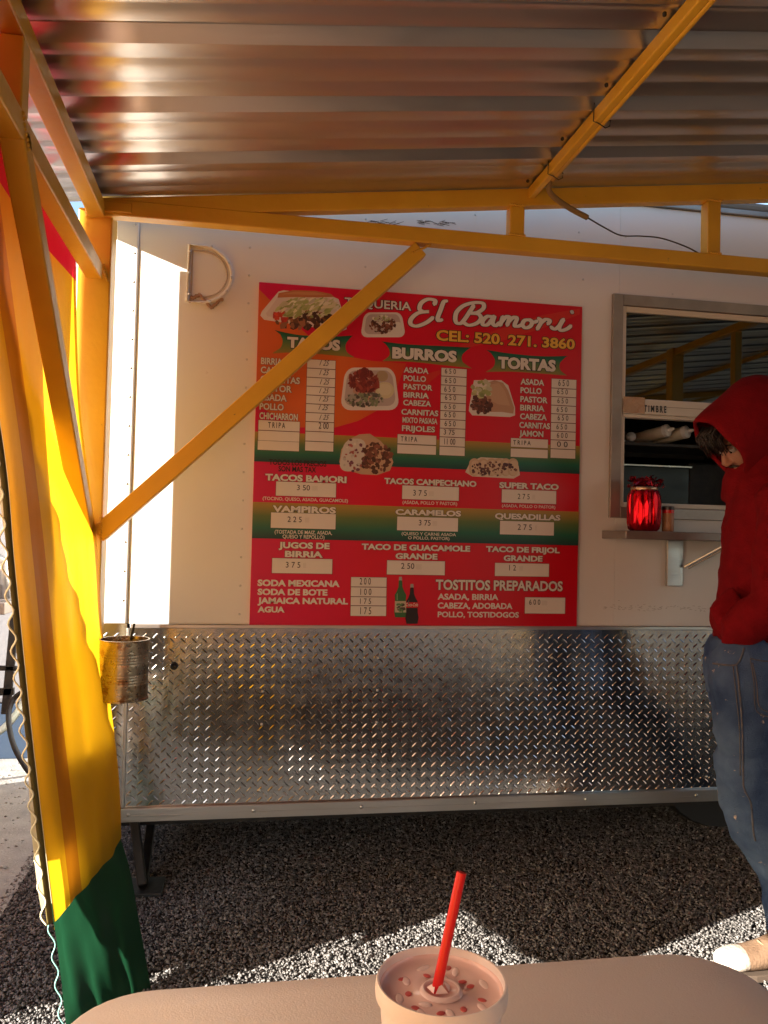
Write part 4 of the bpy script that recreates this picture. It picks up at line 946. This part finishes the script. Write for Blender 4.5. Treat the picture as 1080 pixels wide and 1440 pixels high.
for k in range(10):
    a = k*.66+.5; rad = .026+.014*math.sin(k*1.7)**2; mb.ell(DC+Vector((rad*math.cos(a), rad*math.sin(a), H-.0080)), (.0042, .0030, .0007), 10, 6, Matrix.Rotation(k*1.1, 3, 'Z'))
D.part(mb, 'strawberry_bits', mat('strawberry', (.60, .12, .12), .35), smooth=True)
# plastic tabs pushed up round the straw
s0_ = onY(617, 1374, DC.y-.004); s1_ = onY(649, 1226, DC.y+.0)
s0_ = Vector((DC.x-.001, DC.y+.002, DC.z+H-.03)); dirv = (onY(649, 1226, DC.y+.012)-onY(617, 1374, DC.y+.002)).normalized()
top = onY(649, 1227, DC.y+.012); bot = onY(618, 1372, DC.y+.002)
D.part(MB().tube([bot-dirv*.03, bot, top], .0046, 14), 'straw', redplastic, smooth='auto')
D.part(MB().tube([top-dirv*.001, top+dirv*.0004], .0036, 12), 'straw_hole', mat('straw_inside', (.40, .008, .01), .5))
mb = MB()
for k in range(5):
    a = k*1.256+.4; e1 = Vector((math.cos(a), math.sin(a), 0)); e2 = Vector((math.cos(a+1.1), math.sin(a+1.1), 0)); b0_ = Vector((bot.x, bot.y, DC.z+H-.006))
    mb.add([b0_+e1*.011, b0_+e2*.011, b0_+(e1+e2)*.0022+Vector((0, 0, .006))], [(0, 1, 2)])
D.part(mb, 'lid_tabs', frosted)
# ============================================================ PERSON
from mathutils.bvhtree import BVHTree
def fuse(mb, voxel, it=6, folds=0, fs=(9, 9, 3), seed=0, fac=.5):
    me = mb.mesh('tmp'); bm = bmesh.new(); bm.from_mesh(me); bmesh.ops.recalc_face_normals(bm, faces=bm.faces); bm.to_mesh(me); bm.free()
    ob = bpy.data.objects.new('tmp', me); col.objects.link(ob)
    a = ob.modifiers.new('r', 'REMESH'); a.mode = 'VOXEL'; a.voxel_size = voxel
    b = ob.modifiers.new('s', 'SMOOTH'); b.factor = fac; b.iterations = it
    out = bpy.data.meshes.new_from_object(ob.evaluated_get(bpy.context.evaluated_depsgraph_get())); bpy.data.objects.remove(ob)
    if folds:
        co = [v.co.copy() for v in out.vertices]; no = [v.normal.copy() for v in out.vertices]
        for v, c, n_ in zip(out.vertices, co, no):
            q = Vector((c.x*fs[0], c.y*fs[1], c.z*fs[2]+seed)); 
            r_ = 1-abs(noise.noise(q+Vector((0, 0, c.x*6))))*2.2
            v.co = c+n_*folds*(r_*.8+.5*noise.noise(q*2.3))
    out.polygons.foreach_set('use_smooth', [True]*len(out.polygons)); out.update(); return out
def own(me, T, name, m, parent=None, label=None):
    me.transform(Matrix.Translation(-T.loc)); me.name = name; me.materials.clear()
    o = link(name, me, m, parent or T.o)
    if label: o['label'] = label
    return o
PE = Thing('person', (1.58, 2.27, 0), 'person in a red hooded sweatshirt and paint-stained jeans, head bowed, hand in pocket', 'person')
fh = Vector((-.88, .47, 0)).normalized(); lh = Vector((0, 0, 1)).cross(fh)
HC = Vector((1.556, 2.30, 1.580)); Fv = Vector((-.775, .06, -.63)).normalized(); Lv = Vector((0, 0, 1)).cross(Fv).normalized(); Uv = Fv.cross(Lv)
HR = Matrix((Fv, Lv, Uv)).transposed()
def hp(f, l, u): return HC+HR @ Vector((f, l, u))
sh_l, el_l, wr_l = Vector((1.570, 2.125, 1.370)), Vector((1.478, 2.055, 1.10)), Vector((1.405, 2.115, .975))
sh_r, el_r, wr_r = Vector((1.73, 2.42, 1.375)), Vector((1.76, 2.50, 1.12)), Vector((1.60, 2.42, 1.0))
def tors(z, cx, cy, rf, rs, n=24):
    return [Vector((cx, cy, z))+fh*rf*math.cos(2*math.pi*k/n)+lh*rs*math.sin(2*math.pi*k/n) for k in range(n)]
B = MB()
B.ell(hp(-.012, 0, .035), (.098, .076, .092), 20, 14, HR).ell(hp(.030, 0, -.055), (.056, .054, .056), 16, 12, HR).ell(hp(.070, 0, -.092), (.020, .024, .020), 12, 10, HR)
B.ell(hp(.072, 0, .030), (.022, .052, .020), 12, 10, HR).ell(hp(.068, 0, -.020), (.026, .046, .045), 12, 10, HR)
B.tube([hp(.086, 0, .022), hp(.098, 0, .0), hp(.110, 0, -.018), hp(.104, 0, -.030)], [.008, .010, .0125, .011], 10).ell(hp(.100, .010, -.027), (.010, .007, .007), 8, 6, HR).ell(hp(.100, -.010, -.027), (.010, .007, .007), 8, 6, HR)
B.ell(hp(.086, 0, -.052), (.013, .022, .0065), 10, 8, HR).ell(hp(.084, 0, -.064), (.012, .020, .0065), 10, 8, HR)
for s_ in (1, -1): B.ell(hp(-.005, s_*.078, -.005), (.018, .007, .030), 10, 8, HR)
B.tube([hp(-.035, 0, -.02), Vector((1.62, 2.31, 1.47)), Vector((1.62, 2.30, 1.38))], [.060, .056, .065], 16)
B.rings([tors(z, cx, cy, rf*.8, rs*.8) for z, cx, cy, rf, rs in ((.86, 1.565, 2.27, .13, .17), (1.05, 1.56, 2.27, .13, .17), (1.25, 1.59, 2.28, .13, .18), (1.38, 1.61, 2.29, .11, .17), (1.44, 1.62, 2.30, .08, .10))])
B.tube([sh_l, el_l, wr_l], [.048, .040, .029], 12).tube([sh_r, el_r, wr_r], [.048, .040, .029], 12)
B.tube([Vector((1.53, 2.19, .92)), Vector((1.49, 2.15, .50)), Vector((1.635, 2.09, .09))], [.075, .05, .036], 12).tube([Vector((1.62, 2.36, .92)), Vector((1.82, 2.38, .50)), Vector((2.08, 2.39, .09))], [.075, .05, .036], 12)
def hand(mb, w_, d_, side_):
    d_ = d_.normalized(); sd_ = (side_-d_*side_.dot(d_)).normalized(); n_ = d_.cross(sd_)
    M3 = Matrix((d_, sd_, n_)).transposed(); mb.ell(w_+d_*.045, (.052, .040, .016), 14, 10, M3)
    for i, (off_, L_) in enumerate(((-.030, .062), (-.010, .072), (.010, .068), (.029, .054))):
        a_ = w_+d_*.080+sd_*off_; mb.tube([a_, a_+d_*L_*.5+n_*.006, a_+d_*L_*.85+n_*.020, a_+d_*L_+n_*.030], [.0088, .0082, .0076, .006], 8)
    a_ = w_+d_*.020-sd_*.034; mb.tube([a_, a_+d_*.030-sd_*.022+n_*.008, a_+d_*.060-sd_*.026+n_*.014], [.011, .0095, .0075], 8)
hand(B, wr_l+Vector((.012, .020, 0)), Vector((.10, .10, -1)), Vector((.6, .8, .1))); hand(B, wr_r, Vector((-.3, -.3, -.9)), Vector((1, 0, 0)))
own(fuse(B, .0045, 3), PE, 'body', skin, label='bowed face in profile and hands')
# eyes, brow, moustache
for s_ in (1, -1):
    e_ = PE.part(MB().ell(hp(.080, s_*.030, .008), (.011, .012, .0105), 12, 10, HR), 'eye', mat('eye_white', (.55, .5, .46), .2), smooth=True)
    PE.part(MB().ell(hp(.0885, s_*.031, .005), (.003, .005, .005), 10, 8, HR), 'iris', mat('iris_dark', (.015, .01, .008), .1), e_, smooth=True)
    PE.part(MB().tube([hp(.092, s_*.012, .026), hp(.094, s_*.030, .031), hp(.084, s_*.050, .026)], [.003, .0042, .002], 6), 'eyebrow', hairm, smooth=True)
    PE.part(MB().tube([hp(.088, s_*.016, .016), hp(.0925, s_*.030, .018), hp(.084, s_*.044, .014)], [.003, .004, .002], 6), 'eyelid', skin, smooth=True)
PE.part(MB().tube([hp(.090, .024, -.048), hp(.100, .010, -.040), hp(.101, 0, -.0405), hp(.100, -.010, -.040), hp(.090, -.024, -.048)], [.002, .0042, .004, .0042, .002], 6), 'moustache', hairm, smooth=True)
mb = MB(); r = random.Random(9)   # front hair falling out of the hood
for k in range(150):
    a = r.uniform(-1.1, 1.1); st = hp(.062+.02*math.cos(a), .062*math.sin(a), .085+r.uniform(-.02, .02))
    p1 = st+HR @ Vector((.030+r.uniform(0, .012), .01*r.uniform(-1, 1), -.012)); p2 = p1+HR @ Vector((r.uniform(-.004, .012), .012*r.uniform(-1, 1), -.040+r.uniform(-.01, .015)))
    mb.tube([st, p1, p2], [.0035, .0032, .0009], 5)
PE.part(mb, 'hair', hairm, smooth=True)
# hood: shell round the head, open over the face
def ringh(f, ut, ub, rl, tilt=0, n=40):
    c_, ru = (ut+ub)/2, (ut-ub)/2; out = []
    for k in range(n):
        a = 2*math.pi*k/n; cu_, su_ = math.cos(a), math.sin(a)
        w_ = .006*math.sin(3*a+f*30)*(1 if f < .09 else .4)
        out.append(hp(f+tilt*su_+.004*math.sin(5*a), (rl+w_)*cu_*(1-.18*max(0, -su_)), c_+(ru+w_)*su_))
    return out
hr = [ringh(.088, .128, -.074, .082, .004), ringh(.100, .139, -.084, .091, .004), ringh(.094, .146, -.092, .099), ringh(.03, .152, -.105, .113), ringh(-.04, .156, -.115, .120), ringh(-.11, .157, -.11, .115), ringh(-.165, .125, -.08, .090), ringh(-.195, .07, -.03, .045), ringh(-.20, .035, .02, .008)]
mb = MB().rings(hr, cap=False)
ho = PE.part(mb, 'hood', hoodred, smooth=True, solid=.006, subd=1)
# sweatshirt
B = MB()
B.rings([tors(z, cx, cy, rf, rs) for z, cx, cy, rf, rs in ((.885, 1.59, 2.265, .125, .17), (.93, 1.59, 2.265, .138, .18), (1.05, 1.595, 2.265, .138, .18), (1.15, 1.61, 2.27, .138, .185), (1.28, 1.62, 2.28, .138, .195), (1.38, 1.63, 2.29, .12, .18), (1.45, 1.62, 2.30, .10, .13), (1.50, 1.63, 2.30, .08, .09))])
B.tube([sh_l+Vector((.03, .03, .01)), sh_l, (sh_l+el_l)/2, el_l+Vector((.005, 0, .03)), el_l+Vector((-.005, -.002, -.03)), (el_l+wr_l)/2, wr_l+Vector((0, 0, .02)), wr_l+Vector((-.002, .002, -.018))], [.085, .088, .074, .066, .064, .060, .050, .041], 20)
B.tube([sh_r, (sh_r+el_r)/2, el_r, (el_r+wr_r)/2, wr_r], [.092, .078, .068, .06, .045], 20)
B.tube([Vector((1.64, 2.31, 1.40)), Vector((1.63, 2.31, 1.47)), Vector((1.625, 2.31, 1.53))], [.14, .125, .10], 20)
B.ell((1.46, 2.21, 1.02), (.06, .10, .075), 14, 10).tube([Vector((1.43, 2.16, 1.10)), Vector((1.375, 2.17, 1.05)), Vector((1.40, 2.16, .99))], [.03, .020, .03], 10)
own(fuse(B, .0085, 6, .0075, (9, 9, 11), 2), PE, 'sweatshirt', hoodred)
# jeans
B = MB()
B.rings([tors(z, cx, cy, rf, rs) for z, cx, cy, rf, rs in ((.96, 1.565, 2.265, .125, .165), (.93, 1.565, 2.265, .138, .175), (.86, 1.565, 2.265, .145, .182), (.78, 1.575, 2.27, .14, .18))])
B.tube([Vector((1.535, 2.185, .90)), Vector((1.478, 2.162, .78)), Vector((1.474, 2.150, .62)), Vector((1.486, 2.150, .50)), Vector((1.515, 2.150, .42)), Vector((1.58, 2.15, .30)), Vector((1.61, 2.15, .16)), Vector((1.61, 2.15, .10))], [.110, .112, .098, .092, .088, .066, .062, .066], 20)
B.ell((1.440, 2.130, .86), (.100, .090, .13), 16, 12).ell((1.45, 2.14, .74), (.088, .085, .16), 16, 12)
B.tube([Vector((1.61, 2.36, .88)), Vector((1.63, 2.37, .62)), Vector((1.84, 2.38, .46)), Vector((2.02, 2.39, .20)), Vector((2.08, 2.39, .10))], [.110, .098, .088, .066, .068], 20)
jm = fuse(B, .009, 4, .007, (10, 10, 14), 5)
tree = BVHTree.FromPolygons([v.co.copy() for v in jm.vertices], [tuple(p.vertices) for p in jm.polygons])
def onto(x, y, lift=.001):
    h_ = tree.ray_cast(CAM, ray(x, y).normalized())
    return h_[0]+h_[1]*lift if h_[0] else None
jo = own(jm, PE, 'jeans', denim)
def seam(pts, r_=.0016, m=denimseam, nm='seam'):
    q = [onto(p.x, p.y) for p in catmull([Vector((*p, 0)) for p in pts], 7)]; q = [p for p in q if p]
    if len(q) > 2: PE.part(MB().tube(q, r_, 6), nm, m, jo, smooth=True)
seam([(1036, 936), (1041, 985), (1044, 1030), (1045, 1090), (1047, 1110), (1056, 1130), (1059, 1165), (1062, 1182)], .0026)
seam([(1031, 938), (1036, 985), (1040, 1030), (1041, 1090)])
seam([(1055, 926), (1060, 960), (1063, 998), (1080, 1008)]); seam([(1058, 932), (1064, 962), (1067, 992), (1082, 1002)])
seam([(1055, 926), (1068, 929), (1085, 930)], .002)
seam([(1003, 933), (1018, 935), (1035, 935), (1042, 925), (1046, 912)], .0028)
# boots
def boot(ax, ay, tag_=None):
    o_ = Vector((ax, ay, 0)); d_ = Vector((-1, .08, 0)).normalized(); s_ = Vector((.08, 1, 0)).normalized(); rs_ = []
    for t, wv, hv, zb in ((-.085, .020, .05, .03), (-.075, .034, .085, .02), (-.04, .040, .115, .018), (.02, .042, .115, .018), (.06, .044, .085, .018), (.11, .050, .066, .018), (.16, .050, .058, .018), (.195, .040, .050, .018), (.213, .022, .036, .022)):
        c_ = o_+d_*t; rs_.append([c_+s_*wv*math.cos(a)+Vector((0, 0, zb+hv*.5+hv*.5*math.sin(a))) for a in np.linspace(0, 6.283, 21)[:-1]])
    b_ = PE.part(MB().rings(rs_).tube([o_+Vector((0, 0, .09)), o_+Vector((.004, 0, .16))], [.045, .047], 20), 'boot', bootm, smooth=True, subd=1)
    PE.part(MB().rings([[p_+d_*.004+(p_-r_c)*.05 for p_ in rr_] for rr_, r_c in ((r0, sum(r0, Vector())/len(r0)) for r0 in rs_[5:])]), 'sunlit_toe', mat('sunlit_suede', (.55, .48, .40), .8, 0, (.44, .37, .3), 20, .3, 90), b_, smooth=True, subd=1)  # toe coloured pale to stand for direct sun on it
    ring = [( -.09, .022), (-.06, .038), (0, .040), (.06, .044), (.12, .052), (.17, .050), (.205, .036), (.222, .012)]
    ol = [o_+d_*t+s_*wv for t, wv in ring]+[o_+d_*t-s_*wv for t, wv in ring[::-1]]
    PE.part(MB().rings([[Vector((p.x, p.y, z)) for p in ol] for z in (.001, .022)]), 'sole', rubbersole, b_, bevel=.003)
    PE.part(MB().tube([o_+d_*.045+s_*.03+Vector((0, 0, .11)), o_+d_*.06+Vector((0, 0, .112)), o_+d_*.045-s_*.03+Vector((0, 0, .11))], .0025, 6).tube([o_+d_*.075+s_*.03+Vector((0, 0, .085)), o_+d_*.09+Vector((0, 0, .096)), o_+d_*.075-s_*.03+Vector((0, 0, .085))], .0025, 6), 'lace', mat('lace', (.25, .18, .1)), b_)
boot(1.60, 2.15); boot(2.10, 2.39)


# ============================================================ OUTSIDE, LEFT OF THE TARPAULIN
NB = Thing('neighbouring_trailer', (-2.2, 4.9, 0), 'pale grey trailer with a blue base, glimpsed outside beyond the tarpaulin', 'trailer')
NB.part(MB().box(-4.6, -.72, 4.6, 6.6, .30, 2.75), 'body', concrete, bevel=.03)  # grey and blue darkened so the trailer reads as lying in shade
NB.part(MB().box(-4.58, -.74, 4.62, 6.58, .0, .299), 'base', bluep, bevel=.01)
for x in (-3.9, -3.1, -2.3, -1.5): NB.part(MB().box(x, x+.03, 4.585, 4.6, .35, 2.7), 'side_seam', alu, bevel=.002)
a, b = onY(0, 690, 4.55), onY(16, 690, 4.55)
# crumpled plastic sheet
a, b = onY(96, 372, 3.7), onY(126, 580, 3.7)
gs = [[(a.x+(b.x-a.x)*(i/16)*1.15-.02+.02*noise.noise(Vector((i*.5, j*.3, 0))), 3.7+.07*noise.noise(Vector((i*.45, j*.35, 7))), a.z+(b.z-a.z)*j/30) for i in range(17)] for j in range(31)]
tag(MB().sheet(gs).build('plastic_sheet', bluesheet, None, smooth=True, solid=.001), 'crumpled blue grey plastic sheet hanging outside behind the yellow post', 'plastic sheet')
# stand with pipes and hoses
SD = Thing('metal_stand', (onY(12, 960, 3.7).x, 3.7, 0), 'dark metal stand outside at the left edge, beyond the tarpaulin', 'stand')
q = lambda x, y, Y=3.7: onY(x, y, Y)
SD.part(MB().beam(q(21, 868), q(8, 1004), .035, .02, (0, 1, 0)), 'leg', dark, bevel=.002)
SD.part(MB().beam(q(-30, 868), q(-44, 1004), .035, .02, (0, 1, 0)), 'leg', dark, bevel=.002)
SD.part(MB().beam(q(-60, 938), q(24, 940), .02, .02, (0, 1, 0)), 'cross_bar', dark, bevel=.002)
SD.part(MB().beam(q(-60, 975), q(20, 972), .03, .02, (0, 1, 0)), 'cross_bar', dark, bevel=.002)
SD.part(MB().box(q(-60, 840).x, q(15, 840).x, 3.62, 3.9, q(0, 862).z, q(0, 845).z), 'top_tray', alu_dark, bevel=.004)
SD.part(MB().tube([q(7, 842), q(7, 790), q(0, 786), q(-30, 786)], .022, 12), 'pipe', alu, smooth=True)
SD.part(MB().tube([q(-30, 802), q(11, 798), q(14, 770)], .018, 12), 'pipe', alu, smooth=True)
h1 = catmull([Vector(p) for p in (q(34, 985, 3.5), q(20, 1008, 3.45), q(0, 1028, 3.4), q(-40, 1050, 3.3))], 8)
tag(MB().tube(h1, .014, 10).build('hose', mat('pale_hose', (.55, .62, .55), .4), None, smooth=True), 'pale garden hose curving outside at the left edge', 'hose')
h2 = catmull([Vector(p) for p in (q(30, 974, 3.4), q(18, 985, 3.4), q(12, 1010, 3.35), q(20, 1050, 3.2), q(45, 1090, 3.1), q(70, 1100, 3.1))], 8)
tag(MB().tube(h2, .010, 10).build('hose', black, None, smooth=True), 'thin black hose looping to the ground left of the tarpaulin', 'hose')
# row of buildings across the lot, behind the camera and to the right: light and reflections
for i, (x0, x1, y0, y1, h_, lb) in enumerate(((12, 24, -8, 12, 4.2, 'low tan building across the lot on the right'), (-6, 9, -26, -20, 4.5, 'low tan building across the lot behind the patio'))):
    Bd = Thing('low_building', ((x0+x1)/2, (y0+y1)/2, 0), lb, 'building')
    Bd.part(MB().box(x0, x1, y0, y1, 0, h_), 'wall', mat('tan_stucco', (.13, .10, .08), .9, 0, (.11, .085, .07), 2, .2, 30))
    Bd.part(MB().box(x0-.2, x1+.2, y0-.2, y1+.2, h_+.001, h_+.2), 'roof', concrete)
